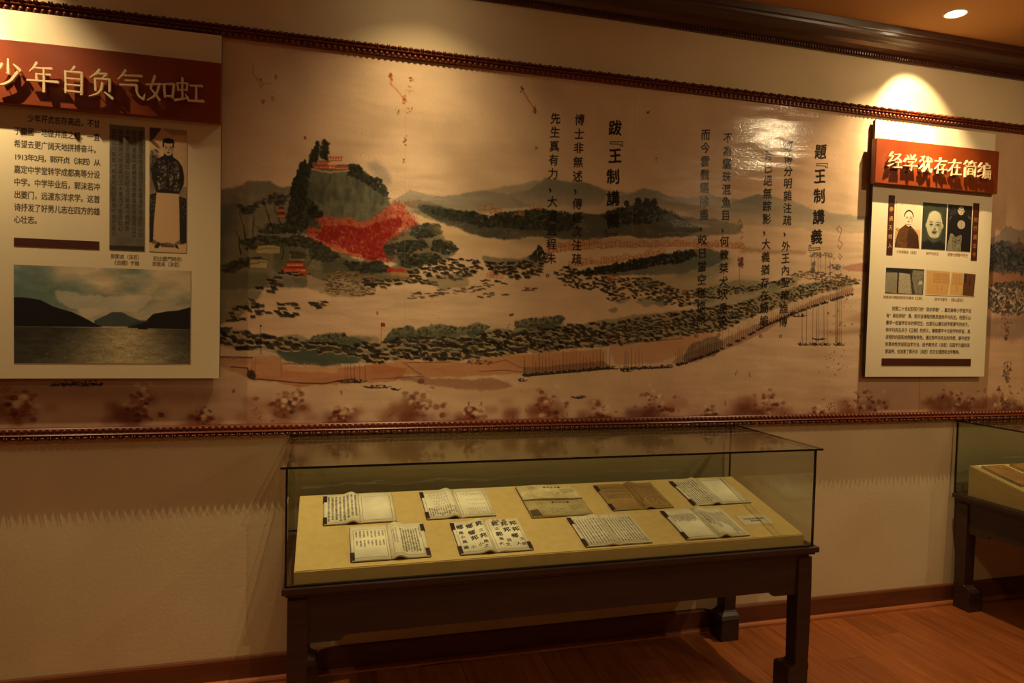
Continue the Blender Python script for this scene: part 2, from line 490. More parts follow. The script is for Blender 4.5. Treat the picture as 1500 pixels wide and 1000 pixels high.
def blossoms(cv, cx, cy, s=1.0):
    for _ in range(26):
        x = cx + random.gauss(-14, 24) * s; y = cy + 10 + random.gauss(6, 9) * s
        X, Y = cv.fn(x, y); cv.wash([(x - 11 * s, y - 5), (x + 9 * s, y - 6), (x + 11 * s, y + 6), (x - 9 * s, y + 7)], random.choice([(112, 58, 38), (138, 76, 50), (88, 48, 40)]), random.uniform(.18, .42), 6)
    for _ in range(34):
        x = cx + random.gauss(0, 14) * s; y = cy + 4 + random.gauss(0, 12) * s
        X, Y = cv.fn(x, y)
        c = random.choice([(90, 42, 32), (120, 62, 42), (70, 36, 36), (146, 88, 60)])
        r = random.uniform(2.2, 6.5)
        cv.dab(X, Y, r * 1.3, r * random.uniform(.7, 1.2), 0, c, random.uniform(.35, .75), .28)
        if random.random() < .4: cv.dab(X, Y, r * .5, r * .45, 0, (186, 128, 94), .5, .5)
    for _ in range(9):
        x = cx + random.gauss(4, 12) * s; y = cy + random.gauss(-4, 10) * s
        X, Y = cv.fn(x, y); r = random.uniform(3, 6.5)
        cv.dab(X, Y, r * 1.2, r * .9, 0, (222, 192, 156), random.uniform(.4, .75), .3)
    for _ in range(5):
        x = cx + random.gauss(0, 26) * s; y = cy + 16 + random.gauss(0, 4)
        X, Y = cv.fn(x, y); cv.stroke([(X, Y), (X + random.uniform(-8, 8), Y + 5), (X + random.uniform(-14, 14), Y + 10)], 2.2, (70, 34, 26), .5, 1, raw=True)


def village(cv, poly, n, rx, ry, slant=0.5, cols=None, light=(190, 158, 112), alpha=(.72, .96), wobble=.55):
    cv.scatter(poly, n, rx, ry, cols or INK, alpha, (slant - wobble, slant + wobble), True, 1.0, light)


def pine(cv, x, y, s, lean=0):
    """layered pine: trunk with flat dark pads"""
    cv.stroke([(x, y), (x + lean * .4, y - s * .5), (x + lean, y - s)], 2.6, (56, 44, 36), .85, 1.4)
    for k in range(4):
        yy = y - s * (.5 + .17 * k); xx = x + lean * (.5 + .17 * k)
        w = s * (.42 - .06 * k)
        cv.scatter([(xx - w, yy), (xx - w * .4, yy - s * .12), (xx + w * .5, yy - s * .12), (xx + w, yy), (xx, yy + s * .05)], 34, (2, 5), (1.2, 2.4), GREEN + INK, (.4, .8), (-.2, .2))


def masts(cv, xs, yb, yt, col=(58, 46, 40), w=1.5):
    for x in xs:
        t = yt(x) if callable(yt) else yt
        b = yb(x) if callable(yb) else yb
        cv.stroke([(x, b), (x + random.uniform(-.8, .8), t)], w * random.uniform(.7, 1.3), col, random.uniform(.55, .9), w * .5)


def boat(cv, x, y, l, col=(44, 38, 36), h=3):
    cv.stroke([(x - l / 2, y - 1), (x - l / 4, y + 1), (x + l / 4, y + 1), (x + l / 2, y - 1)], 3.2, col, .8, 1.6)
    for _ in range(int(l / 2)):
        X, Y = cv.fn(x + random.uniform(-l * .4, l * .35), y + random.uniform(-h, 1.5)); cv.dab(X, Y, random.uniform(1.5, 4), random.uniform(1, 2.4), random.uniform(-.4, .4), col, random.uniform(.5, .9))


def pavilion(cv, x, y, w, h, roof=(92, 88, 72), red=(176, 62, 36), cream=(214, 176, 124), tiers=2):
    for k in range(tiers):
        ww = w * (1 - .25 * k); yy = y - h * k / tiers
        hh = h / tiers
        cv.wash([(x - ww / 2, yy), (x + ww / 2, yy), (x + ww / 2, yy - hh * .55), (x - ww / 2, yy - hh * .55)], cream, .8, 0)
        cv.stroke([(x - ww / 2, yy), (x + ww / 2, yy)], 2.0, red, .85)
        cv.stroke([(x - ww / 2, yy - hh * .3), (x + ww / 2, yy - hh * .3)], 1.4, red, .8)
        for i in range(5):
            xx = x - ww / 2 + ww * i / 4; cv.stroke([(xx, yy), (xx, yy - hh * .5)], 1.6, red, .85)
        cv.wash([(x - ww * .6, yy - hh * .48), (x - ww * .35, yy - hh * .95), (x + ww * .35, yy - hh * .95), (x + ww * .6, yy - hh * .48)], roof, .85, 0)
        cv.stroke([(x - ww * .62, yy - hh * .45), (x + ww * .62, yy - hh * .45)], 1.8, red, .7)


def house_line(cv, pts, h=5, col=(140, 70, 46)):
    """small red-brown outlined houses strung along a line"""
    for (ax, ay), (bx, by) in zip(pts[:-1], pts[1:]):
        n = max(1, int(abs(bx - ax) / 6))
        for i in range(n):
            x = ax + (bx - ax) * (i + random.random() * .4) / n; y = ay + (by - ay) * i / n
            w = random.uniform(5, 10); hh = h * random.uniform(.6, 1.5)
            cv.wash([(x, y), (x + w, y), (x + w, y - hh), (x, y - hh)], (196, 138, 92), .45, 0)
            cv.stroke([(x, y), (x, y - hh), (x + w / 2, y - hh * 1.25), (x + w, y - hh), (x + w, y), (x, y)], 1.1, col, .75)
            if random.random() < .5:
                X, Y = cv.fn(x + w / 2, y - hh * .4); cv.dab(X, Y, 1.6, 1.2, 0, (96, 46, 34), .8)


def paint_main():
    fn = mural_fn(MX0)
    cv = Canvas((MX1 - MX0) * MS, (MZ1 - MZ0) * MS, (220, 184, 142), fn)
    paper(cv, 11)
    W = cv.wash; S = cv.stroke
    # ---- far mist ranges
    W([(600, 300), (640, 288), (690, 283), (760, 270), (800, 262), (830, 268), (862, 267), (880, 277), (915, 284), (945, 275), (960, 278), (975, 285), (1010, 291), (1040, 283), (1062, 289), (1090, 292), (1115, 284), (1135, 287), (1180, 302), (1222, 313), (1285, 318), (1285, 345), (1200, 338), (1100, 330), (1000, 322), (900, 320), (780, 315), (650, 312)], (132, 130, 112), .62, 7, .3, .25, 'down')
    W([(570, 296), (598, 279), (622, 283), (650, 288), (682, 283), (705, 279), (740, 284), (780, 300), (700, 312), (600, 312)], (128, 126, 110), .6, 3, .25, .2)
    W([(744, 284), (775, 277), (800, 262), (822, 266), (850, 264), (868, 270), (888, 282), (880, 300), (760, 302)], (108, 110, 96), .62, 3, .3, .3, 'down')
    W([(905, 290), (944, 275), (962, 279), (985, 288), (1010, 300), (900, 302)], (112, 116, 104), .55, 3, .3, .2, 'down')
    W([(1060, 300), (1112, 284), (1130, 288), (1120, 318), (1060, 312)], (104, 108, 98), .5, 3, .3, .2, 'down')
    # ---- left blue-grey hills
    W([(250, 290), (330, 277), (352, 272), (366, 262), (392, 264), (410, 274), (428, 272), (445, 300), (450, 420), (250, 430)], (92, 92, 76), .72, 5, .2, .35)
    W([(250, 330), (330, 300), (352, 285), (345, 330), (320, 400), (250, 410)], (64, 68, 60), .45, 8, 0, .5)
    W([(326, 345), (370, 330), (400, 345), (395, 400), (326, 420)], (120, 112, 84), .5, 12, 0, .3)
    W([(250, 400), (330, 395), (400, 400), (380, 440), (345, 470), (250, 490)], (98, 96, 72), .7, 9, .3, .4)
    # ---- the rock
    rock = [(424, 330), (425, 300), (429, 282), (436, 264), (442, 248), (450, 240), (470, 238), (500, 244), (520, 241), (535, 250), (548, 263), (560, 275), (569, 290), (577, 312), (566, 330), (545, 345), (520, 352), (480, 345), (450, 345)]
    W(rock, (92, 92, 74), .95, 2, .3, .25)
    W([(460, 330), (560, 320), (565, 345), (500, 352), (455, 350)], (126, 116, 82), .55, 9, 0, .3)
    for _ in range(190):
        x = random.uniform(438, 566); y = random.uniform(248, 320)
        if y < 238 + abs(x - 500) * .55: continue
        W([(x, y), (x + 4, y - 1), (x + 3 + random.uniform(-4, 4), y + random.uniform(8, 26)), (x - 2, y + random.uniform(6, 20))], random.choice([(58, 60, 50), (104, 104, 84), (70, 72, 60), (50, 50, 44)]), random.uniform(.2, .5), 2)
    W([(536, 238), (552, 236), (568, 250), (574, 268), (560, 268), (545, 252)], (128, 122, 108), .55, 5, 0, .3)
    # trees round the rock
    cv.scatter([(424, 300), (432, 262), (440, 240), (458, 236), (452, 262), (446, 300), (436, 330), (424, 330)], 330, (2, 5), (2.5, 7), [(36, 36, 32), (46, 48, 40), (58, 58, 48)], (.55, .95))
    cv.scatter([(424, 300), (440, 285), (466, 300), (462, 320), (436, 345), (414, 340)], 300, (2, 5), (2, 6), [(40, 42, 36), (52, 54, 44), (66, 66, 52)], (.4, .85))
    for x0, y0, y1, w in [(463, 236, 208, 3.2), (459, 238, 220, 4), (473, 234, 206, 4), (478, 236, 210, 3.6), (441, 262, 238, 2.6), (445, 258, 236, 2.6), (436, 282, 250, 3), (430, 290, 262, 3)]:
        n = 46
        for i in range(n):
            t = i / n; X, Y = cv.fn(x0 + random.gauss(0, w * (.25 + .6 * t)), y1 + (y0 - y1) * t); cv.dab(X, Y, random.uniform(2, 5), random.uniform(2, 4.5), 0, random.choice([(40, 42, 34), (54, 56, 44)]), random.uniform(.5, .9))
    cv.scatter([(508, 244), (516, 238), (526, 244), (540, 258), (555, 262), (566, 276), (569, 290), (556, 282), (540, 270), (524, 262), (510, 254)], 260, (2, 6), (2, 5), [(36, 36, 32), (50, 50, 40), (62, 62, 48)], (.55, .95))
    cv.scatter([(440, 322), (462, 300), (472, 312), (470, 330), (446, 336)], 130, (2, 6), (2, 5), INK, (.3, .7))
    S([(455, 247), (470, 250), (500, 251), (512, 249)], 3, (190, 158, 110), .8)
    # ---- red forest
    red = [(449, 338), (456, 322), (475, 317), (500, 322), (512, 318), (530, 326), (548, 318), (565, 306), (578, 293), (590, 300), (603, 318), (616, 330), (606, 340), (588, 345), (572, 356), (580, 372), (571, 385), (545, 384), (512, 376), (488, 366), (462, 358), (448, 350)]
    W(red, (180, 84, 56), .75, 7, .35, .3)
    W([(470, 330), (500, 330), (530, 334), (555, 326), (585, 318), (592, 326), (575, 345), (562, 360), (570, 376), (545, 382), (520, 372), (490, 358), (464, 352)], (128, 32, 28), .9, 5, .4, .3)
    cv.scatter(red, 900, (1.2, 3.2), (1.2, 4), [(140, 30, 28), (160, 50, 40), (100, 24, 24), (170, 72, 52), (190, 104, 72)], (.2, .6))
    for _ in range(60):
        x = random.uniform(575, 612); y = random.uniform(300, 332); S([(x, y), (x + random.uniform(-3, 3), y - random.uniform(4, 9))], 1.1, (176, 70, 46), .6)
    # ---- slopes below and left
    W([(400, 350), (450, 352), (500, 372), (560, 388), (570, 400), (480, 410), (400, 400)], (84, 86, 62), .75, 7, .35, .4)
    W([(470, 372), (520, 385), (575, 390), (600, 380), (640, 365), (600, 410), (520, 415), (470, 400)], (58, 60, 50), .6, 7, .4, .5)
    for pl, n in [([(352, 352), (385, 343), (412, 348), (440, 345), (462, 352), (472, 362), (440, 362), (400, 358), (360, 366)], 420), ([(376, 332), (400, 326), (425, 330), (420, 342), (385, 342)], 150), ([(425, 318), (450, 312), (465, 325), (472, 336), (450, 330), (430, 328)], 150), ([(348, 300), (378, 304), (374, 312), (352, 312)], 70), ([(360, 308), (400, 282), (425, 286), (415, 298), (380, 300)], 110),
                  ([(322, 392), (350, 378), (380, 376), (384, 384), (350, 392), (330, 402)], 220), ([(452, 366), (480, 362), (502, 376), (480, 384), (455, 380)], 260), ([(444, 358), (470, 354), (486, 366), (455, 368)], 150)]:
        cv.scatter(pl, n, (2, 6), (1.3, 3.2), [(44, 44, 38), (58, 60, 48), (76, 78, 60)], (.4, .85), (-.3, .3))
    W([(560, 362), (575, 345), (600, 330), (640, 328), (655, 350), (668, 370), (640, 388), (590, 392), (565, 380)], (66, 68, 56), .65, 7, .35, .5)
    for pl, n in [([(600, 340), (618, 328), (640, 328), (652, 338), (640, 346), (612, 350)], 260), ([(560, 362), (590, 352), (620, 352), (628, 362), (600, 372), (565, 374)], 300), ([(636, 352), (660, 352), (672, 366), (655, 374), (632, 366)], 220), ([(580, 375), (640, 372), (650, 384), (590, 392)], 240), ([(505, 385), (560, 384), (575, 398), (520, 402)], 320)]:
        cv.scatter(pl, n, (2, 6), (1.4, 3.4), [(38, 40, 34), (52, 54, 44), (64, 66, 52)], (.45, .9), (-.3, .3))
    for pts in ([(398, 330), (392, 310), (385, 290)], [(412, 328), (404, 306), (402, 286)], [(362, 352), (358, 336), (352, 312)], [(370, 352), (372, 330), (370, 312)], [(330, 398), (345, 388), (352, 384), (366, 392)], [(414, 380), (416, 366), (412, 356)], [(450, 388), (460, 376), (472, 364)], [(352, 372), (352, 352), (344, 336)]):
        S(pts, 2.8, (48, 36, 30), .85, 1.2)
    # white halls on the left slope
    for (x, y, w, h) in [(376, 358, 34, 12), (366, 378, 26, 12), (424, 370, 24, 9)]:
        W([(x, y), (x + w, y + 3), (x + w, y + h + 2), (x, y + h)], (186, 166, 118), .8, 0)
        S([(x - 2, y), (x + w + 2, y + 3)], 2.4, (76, 72, 56), .85)
        for i in range(8):
            X, Y = cv.fn(x + 2 + i * w / 8.5, y + h * .55); cv.dab(X, Y, 1.5, 1.5, 0, (66, 60, 48), .8)
    W([(424, 367), (446, 370), (449, 379), (426, 378)], (66, 58, 46), .85, 1)
    W([(566, 393), (594, 394), (595, 399), (567, 400)], (168, 52, 34), .85, 1); W([(572, 400), (600, 400), (602, 407), (572, 406)], (190, 136, 84), .8, 1)
    # ---- dark ridges, mid distance
    W([(585, 296), (610, 292), (640, 298), (680, 310), (700, 325), (660, 330), (620, 318)], (104, 98, 66), .6, 5, .3, .3)
    W([(608, 300), (640, 300), (680, 310), (718, 318), (745, 312), (788, 303), (830, 312), (850, 311), (880, 316), (905, 306), (935, 297), (957, 300), (985, 310), (1005, 322), (1030, 336), (1000, 346), (955, 348), (905, 345), (845, 352), (790, 346), (740, 352), (700, 345), (655, 328), (620, 312)], (58, 62, 54), .85, 5, .4, .4)
    cv.scatter([(612, 300), (680, 310), (718, 316), (745, 311), (788, 305), (830, 312), (855, 318), (830, 336), (760, 336), (700, 330), (660, 322)], 900, (2, 6), (1.5, 5), [(38, 42, 36), (50, 52, 44), (60, 62, 50)], (.4, .85))
    cv.scatter([(880, 316), (905, 305), (935, 297), (957, 300), (985, 312), (960, 326), (900, 330)], 420, (2, 6), (1.5, 5), [(40, 44, 38), (52, 56, 46)], (.35, .8))
    for x, s in [(935, 14), (948, 12), (958, 12), (918, 10)]: pine(cv, x, 305, s)
    W([(960, 308), (1010, 318), (1050, 322), (1090, 330), (1080, 345), (1000, 346)], (92, 94, 82), .6, 6, .35, .3)
    W([(740, 345), (840, 350), (900, 346), (960, 350), (1000, 345), (960, 362), (860, 362), (760, 360)], (140, 124, 84), .5, 8)
    for (x, y) in [(700, 308), (716, 312), (752, 315), (775, 306)]: house_line(cv, [(x, y), (x + 16, y + 1)], 6)
    # smoke-pale clearing
    W([(620, 320), (660, 335), (700, 350), (760, 362), (700, 372), (650, 350)], (196, 170, 116), .5, 9)
    # ---- red-brown old city
    house_line(cv, [(796, 370), (850, 364), (900, 362), (960, 360), (1020, 362), (1090, 364)], 6)
    house_line(cv, [(800, 362), (850, 358), (880, 354)], 5)
    house_line(cv, [(1030, 362), (1036, 350)], 6)
    house_line(cv, [(832, 392), (850, 388), (890, 384), (930, 378), (970, 374)], 6)
    W([(1090, 363), (1180, 368), (1180, 372), (1080, 370)], (130, 90, 64), .5, 3)
    # ---- slanting dark wood with blue-green foot
    W([(830, 402), (880, 392), (930, 382), (985, 372), (1020, 364), (1050, 368), (1070, 372), (1040, 392), (990, 402), (940, 402), (900, 405)], (66, 74, 66), .7, 7, .35, .3)
    W([(985, 378), (1040, 372), (1075, 380), (1050, 405), (990, 408)], (88, 100, 90), .5, 9, 0, .3)
    cv.scatter([(826, 403), (880, 390), (930, 380), (985, 371), (1016, 366), (1024, 374), (985, 386), (930, 394), (880, 403)], 900, (2, 5), (1.4, 5), [(32, 36, 32), (44, 46, 38)], (.5, .95))
    cv.scatter([(775, 382), (790, 360), (802, 372), (800, 384)], 120, (2, 5), (1.5, 4), INK, (.5, .9))
    W([(700, 375), (760, 380), (800, 372), (790, 392), (720, 396)], (74, 76, 62), .55, 6, .4, .3)
    # light green terrace
    W([(950, 400), (1010, 395), (1060, 410), (1120, 405), (1100, 425), (1000, 435), (950, 425)], (128, 122, 84), .45, 9)
    W([(1020, 425), (1080, 410), (1130, 412), (1190, 402), (1130, 432), (1060, 450), (1010, 450)], (96, 102, 84), .4, 8, .3, .3)
    # ---- villages
    W([(425, 392), (480, 396), (560, 402), (600, 405), (600, 415), (550, 420), (520, 440), (470, 430), (430, 412)], (92, 88, 60), .45, 7, .3, .3)
    village(cv, [(410, 395), (452, 400), (450, 410), (415, 407)], 16, (5, 9), (2, 3.4))
    for pts, n in [([(334, 470), (350, 445), (378, 432), (388, 445), (370, 462), (345, 472)], 22), ([(378, 425), (395, 412), (410, 405), (412, 418), (392, 432)], 14), ([(368, 456), (405, 452), (440, 460), (434, 466), (370, 464)], 14), ([(410, 440), (436, 444), (434, 452), (412, 448)], 6), ([(452, 440), (478, 442), (474, 456), (455, 452)], 7)]:
        village(cv, pts, n, (5, 9), (2.4, 4.2), .6)
    village(cv, [(470, 396), (545, 400), (548, 430), (520, 438), (478, 428)], 230, (2, 5), (1, 1.8), .4, [(84, 66, 50), (66, 56, 46), (104, 80, 58)])
    village(cv, [(530, 408), (580, 410), (618, 402), (612, 414), (560, 422), (532, 418)], 60, (5, 9), (2, 3.4))
    village(cv, [(600, 395), (650, 378), (700, 382), (706, 395), (680, 408), (640, 418), (600, 416)], 170, (4, 8), (1.8, 3.2))
    W([(620, 408), (680, 400), (690, 418), (640, 425)], (98, 92, 66), .45, 6, .3)
    village(cv, [(600, 430), (660, 422), (720, 418), (720, 426), (660, 432), (600, 438)], 46, (4, 8), (1, 1.8), .3, [(70, 60, 48)])
    village(cv, [(700, 425), (755, 432), (754, 438), (700, 436)], 10, (5, 8), (1.2, 2), .3, [(70, 60, 48)])
    village(cv, [(712, 384), (795, 384), (792, 400), (760, 410), (722, 400)], 150, (4, 8), (1.8, 3.2))
    house_line(cv, [(710, 408), (732, 408)], 7, (160, 80, 50)); village(cv, [(700, 411), (746, 412), (746, 418), (702, 418)], 9, (5, 8), (1.3, 2), .3)
    village(cv, [(762, 418), (790, 416), (788, 424), (764, 428)], 9, (4, 8), (1.2, 2), .3, [(90, 60, 46)])
    village(cv, [(812, 398), (830, 390), (860, 402), (900, 408), (900, 430), (860, 424), (822, 418)], 130, (4, 7), (1.8, 3))
    village(cv, [(880, 405), (950, 408), (1000, 425), (1060, 436), (1000, 448), (940, 440), (890, 440)], 300, (4, 7), (1.5, 2.8))
    W([(925, 405), (960, 412), (955, 426), (930, 420)], (66, 72, 60), .5, 5, .3)
    house_line(cv, [(888, 410), (906, 410)], 7); 
    # trees behind the large lower band
    for pl in ([(445, 505), (460, 492), (500, 488), (530, 498), (530, 508), (450, 510)], [(560, 500), (575, 484), (600, 478), (620, 490), (600, 505)], [(608, 482), (640, 476), (680, 480), (700, 474), (720, 480), (700, 492), (620, 496)], [(750, 470), (790, 466), (822, 462), (830, 470), (800, 482), (755, 482)], [(320, 480), (340, 482), (336, 490), (320, 488)]):
        W(pl, (74, 80, 62), .65, 5, .35, .4); cv.scatter(pl, 150, (1.5, 4), (1.2, 3.4), GREEN + [(40, 46, 38)], (.3, .8)); W([(a, b + 8) for a, b in pl], (70, 80, 64), .4, 7, .3, .4)
    band = [(250, 485), (320, 484), (372, 488), (400, 492), (440, 492), (470, 502), (530, 504), (560, 500), (585, 492), (620, 492), (680, 494), (720, 488), (790, 480), (830, 478), (880, 470), (930, 462), (985, 456), (1030, 450), (1075, 446), (1110, 434), (1150, 424), (1200, 412), (1245, 408), (1262, 414), (1230, 424), (1190, 432), (1150, 448), (1105, 462), (1060, 482), (1000, 494), (940, 504), (885, 508), (830, 514), (760, 518), (700, 527), (660, 530), (600, 528), (540, 532), (475, 536), (430, 522), (400, 516), (360, 512), (320, 506), (250, 506)]
    W(band, (96, 98, 72), .55, 5, .3, .35)
    W([(398, 512), (440, 508), (500, 515), (530, 520), (525, 534), (480, 537), (420, 530)], (58, 72, 62), .8, 6, .35, .4)
    W([(640, 500), (700, 498), (760, 500), (700, 512), (640, 510)], (72, 80, 62), .6, 6, .3)
    for _ in range(46):
        x = random.uniform(440, 1060); y = np.interp(x, [440, 600, 760, 900, 1060], [506, 506, 494, 486, 462]) + random.uniform(-10, 12)
        w = random.uniform(8, 26); W([(x - w, y), (x - w * .3, y - 4), (x + w, y - 3), (x + w * .8, y + 4), (x - w * .6, y + 4)], random.choice([(74, 88, 72), (92, 96, 72), (62, 76, 66)]), random.uniform(.35, .7), 4, .4, .3)
    for _ in range(20):
        x = random.uniform(890, 1200); y = np.interp(x, [890, 1200], [450, 415]) + random.uniform(-8, 10)
        w = random.uniform(8, 22); W([(x - w, y), (x, y - 4), (x + w, y - 3), (x, y + 4)], random.choice([(92, 104, 88), (104, 108, 84)]), random.uniform(.3, .6), 4, .4, .3)
    village(cv, [(250, 486), (320, 485), (370, 488), (400, 494), (440, 495), (440, 510), (360, 512), (320, 506), (250, 506)], 170, (5, 9), (2.6, 4.6), .7)
    village(cv, [(440, 500), (520, 505), (600, 494), (700, 496), (700, 527), (600, 528), (545, 533), (520, 520), (460, 516)], 620, (5, 10), (2.4, 4.4), .6)
    village(cv, [(700, 490), (800, 480), (890, 472), (890, 508), (760, 518), (700, 527)], 600, (4, 9), (2.4, 4.4), .9)
    village(cv, [(890, 474), (960, 462), (1020, 452), (1075, 447), (1110, 436), (1105, 462), (1060, 482), (1000, 494), (930, 504), (890, 506)], 700, (3, 7), (1.8, 3.2), .8)
    village(cv, [(1075, 447), (1110, 436), (1160, 424), (1205, 412), (1245, 409), (1258, 415), (1190, 432), (1150, 447), (1105, 461)], 420, (2.5, 5), (1.4, 2.4), .6)
    village(cv, [(1000, 424), (1060, 420), (1110, 416), (1160, 408), (1165, 414), (1110, 424), (1050, 434), (1005, 436)], 240, (2.5, 5), (1.2, 2.2), .5)
    village(cv, [(1150, 402), (1190, 396), (1240, 402), (1262, 412), (1230, 414), (1170, 408)], 230, (2.5, 5), (1, 1.8), .4, [(86, 68, 58), (70, 60, 54)])
    # ---- earth banks and river walls
    W([(250, 522), (330, 525), (372, 524), (375, 560), (350, 548), (330, 540), (250, 540)], (168, 108, 70), .5, 6, .2)
    W([(372, 528), (410, 536), (500, 540), (560, 534), (600, 545), (580, 560), (520, 562), (440, 566), (372, 556), (366, 540)], (172, 106, 66), .7, 4, .2, .2)
    W([(372, 523), (411, 521), (413, 552), (374, 553)], (190, 140, 100), .8, 2)
    W([(414, 536), (495, 540), (495, 546), (414, 544)], (206, 160, 116), .7, 1)
    W([(540, 534), (600, 530), (680, 530), (760, 520), (885, 512), (885, 540), (800, 545), (700, 552), (600, 552), (545, 548)], (176, 108, 66), .6, 7, .3, .3)
    W([(600, 552), (650, 556), (720, 556), (760, 566), (720, 574), (660, 570), (620, 562), (560, 556)], (138, 88, 64), .6, 5, .3, .3)
    W([(765, 540), (820, 536), (885, 530), (900, 540), (850, 546), (790, 548), (770, 552)], (112, 78, 62), .6, 5, .3, .3)
    W([(890, 506), (940, 504), (1000, 494), (1060, 482), (1000, 520), (960, 532), (900, 536)], (176, 118, 78), .5, 7, .2)
    W([(1000, 520), (1050, 500), (1120, 470), (1200, 436), (1250, 420), (1250, 428), (1190, 448), (1130, 480), (1080, 506), (1020, 530), (980, 534)], (150, 106, 82), .6, 4, .3, .3)
    W([(1010, 505), (1050, 490), (1060, 505), (1050, 520), (1000, 530)], (90, 74, 62), .6, 4, .3, .2)
    cv.warp(1.2, 1.8)
    pavilion(cv, 474, 246, 26, 12, (104, 100, 78)); pavilion(cv, 492, 247, 22, 24, (206, 176, 140), tiers=2); pavilion(cv, 501, 248, 18, 8, (120, 90, 66), tiers=1)
    pavilion(cv, 412, 318, 11, 16, (70, 50, 44), tiers=2)
    pavilion(cv, 432, 398, 32, 16, (130, 52, 34), (196, 70, 36), tiers=2); S([(413, 392), (450, 401)], 5, (196, 64, 32), .85)
    # fine line work over the wet washes
    S([(320, 523), (350, 524), (370, 525)], 3, (96, 62, 46), .7)
    for x in np.arange(322, 370, 3.3): X, Y = cv.fn(x, 525 + random.uniform(-1, 1)); cv.dab(X, Y, 2, 1.4, 0, (84, 54, 42), .7)
    S([(338, 538), (362, 540), (366, 552), (372, 556), (400, 558), (440, 562), (475, 563), (500, 558), (520, 556)], 2.6, (74, 46, 36), .85)
    cv.scatter([(362, 543), (372, 545), (374, 556), (364, 554)], 60, (2, 4), (2, 4), [(60, 44, 38), (84, 60, 48)], (.5, .9))
    S([(374, 523), (374, 553)], 1.4, (150, 96, 66), .7); S([(411, 521), (412, 553)], 1.4, (140, 86, 58), .8)
    for x in np.arange(415, 500, 3.6): X, Y = cv.fn(x, 533 + (x - 415) * .02); cv.dab(X, Y, 1.7, 1.6, 0, (96, 70, 52), .8)
    S([(414, 534), (500, 537)], 1.4, (120, 80, 56), .7)
    S([(590, 532), (600, 538), (608, 545), (618, 549)], 1.8, (96, 60, 46), .8); S([(594, 532), (660, 531)], 2, (110, 66, 48), .7)
    S([(545, 556), (570, 555), (600, 553), (620, 552)], 1.6, (112, 68, 48), .7)
    # piers, masts, boats
    masts(cv, [505, 509, 514, 519, 527, 535], 560, 534, w=1.2); boat(cv, 516, 560, 44)
    boat(cv, 553, 568, 40); boat(cv, 580, 571, 14)
    masts(cv, [382], 519, 478, w=1.8); cv.dab(*cv.fn(382, 478), 2.5, 2.5, 0, (70, 50, 44), .8)
    masts(cv, [558], 505, 476, (150, 60, 46), 1.2); W([(558, 473), (564, 474), (564, 479), (558, 479)], (150, 28, 26), .9, 0)
    W([(746, 461), (752, 459), (752, 463), (746, 464)], (130, 30, 28), .8, 0)
    masts(cv, list(np.concatenate([[768, 769], np.linspace(780, 884, 22)])), lambda x: 552 - (x - 768) * .09, lambda x: 520 - (x - 768) * .06 + random.uniform(-3, 12), w=1.5)
    for x in np.arange(770, 900, 4.5): boat(cv, x, 551 - (x - 770) * .09, 9)
    for _ in range(40):
        x = random.uniform(685, 720); y = 532 + (x - 700) * .05 + random.uniform(-4, 3); X, Y = cv.fn(x, y); cv.dab(X, Y, random.uniform(2, 4), 1.4, random.uniform(-1, 1), (84, 60, 46), .6)
    S([(702, 545), (740, 543), (765, 546)], 2, (90, 62, 48), .7); S([(720, 533), (740, 528), (760, 538), (768, 540)], 2, (90, 62, 48), .6)
    boat(cv, 766, 558, 14); boat(cv, 848, 583, 22)
    masts(cv, [888, 893, 915, 917, 920, 925, 931, 936, 941], 538, lambda x: 508 + random.uniform(0, 12), w=1.4)
    S([(880, 541), (905, 541)], 3, (60, 46, 40), .8)
    for x in np.arange(912, 985, 5): boat(cv, x, 541 - (x - 912) * .04, 8)
    boat(cv, 918, 544, 18)
    for x in np.arange(990, 1250, 3.1):
        yb = np.interp(x, [990, 1010, 1050, 1085, 1120, 1160, 1200, 1250], [536, 530, 515, 498, 478, 460, 446, 430]); hgt = np.interp(x, [990, 1060, 1120, 1250], [26, 26, 20, 9])
        masts(cv, [x], yb, yb - hgt * random.uniform(.6, 1.1), w=1.2)
        if random.random() < .8: boat(cv, x, yb, 6, h=1.5)
    S([(880, 508), (890, 506), (891, 494), (892, 506)], 1.8, (100, 48, 36), .8); S([(891, 492), (915, 492)], 3, (120, 50, 36), .8); S([(915, 492), (916, 504)], 1.6, (96, 50, 38), .8)
    S([(915, 503), (960, 500), (1000, 496)], 2.2, (84, 60, 44), .7)
    S([(1017, 487), (1017, 494)], 1.4, (90, 60, 46), .8)
    masts(cv, [1175], 506, 453, w=1.6); masts(cv, [1181, 1190, 1196, 1199, 1207, 1212], 503, lambda x: 448 + random.uniform(0, 6), w=1.8)
    masts(cv, [1224, 1226, 1229, 1232], 504, 420, w=2.2)
    for x in (1174, 1182, 1192, 1196, 1205, 1212, 1226, 1232): boat(cv, x, 505, 11)
    boat(cv, 1170, 463, 24); boat(cv, 1200, 497, 20, h=1)
    for x in (1188, 1193, 1198, 1202, 1209, 1215): S([(x, 400 + random.uniform(-6, 3)), (x + random.uniform(-1, 1), 372 + random.uniform(-3, 3))], 1.4, (104, 84, 72), .7); cv.scatter([(x - 4, 376), (x - 1, 369), (x + 4, 370), (x + 5, 378)], 16, (1.5, 3), (1.2, 2.4), [(96, 80, 70)], (.4, .7))
    cv.scatter([(1186, 400), (1190, 385), (1194, 382), (1193, 400)], 30, (2, 3), (2, 5), [(84, 78, 72)], (.4, .7))
    for x in (1216, 1083): S([(x, 424), (x, 384)], 1.5, (96, 74, 64), .75)
    cv.scatter([(1080, 392), (1081, 377), (1088, 378), (1088, 392)], 40, (2, 4), (2, 4), [(110, 66, 60), (90, 60, 56)], (.4, .7))
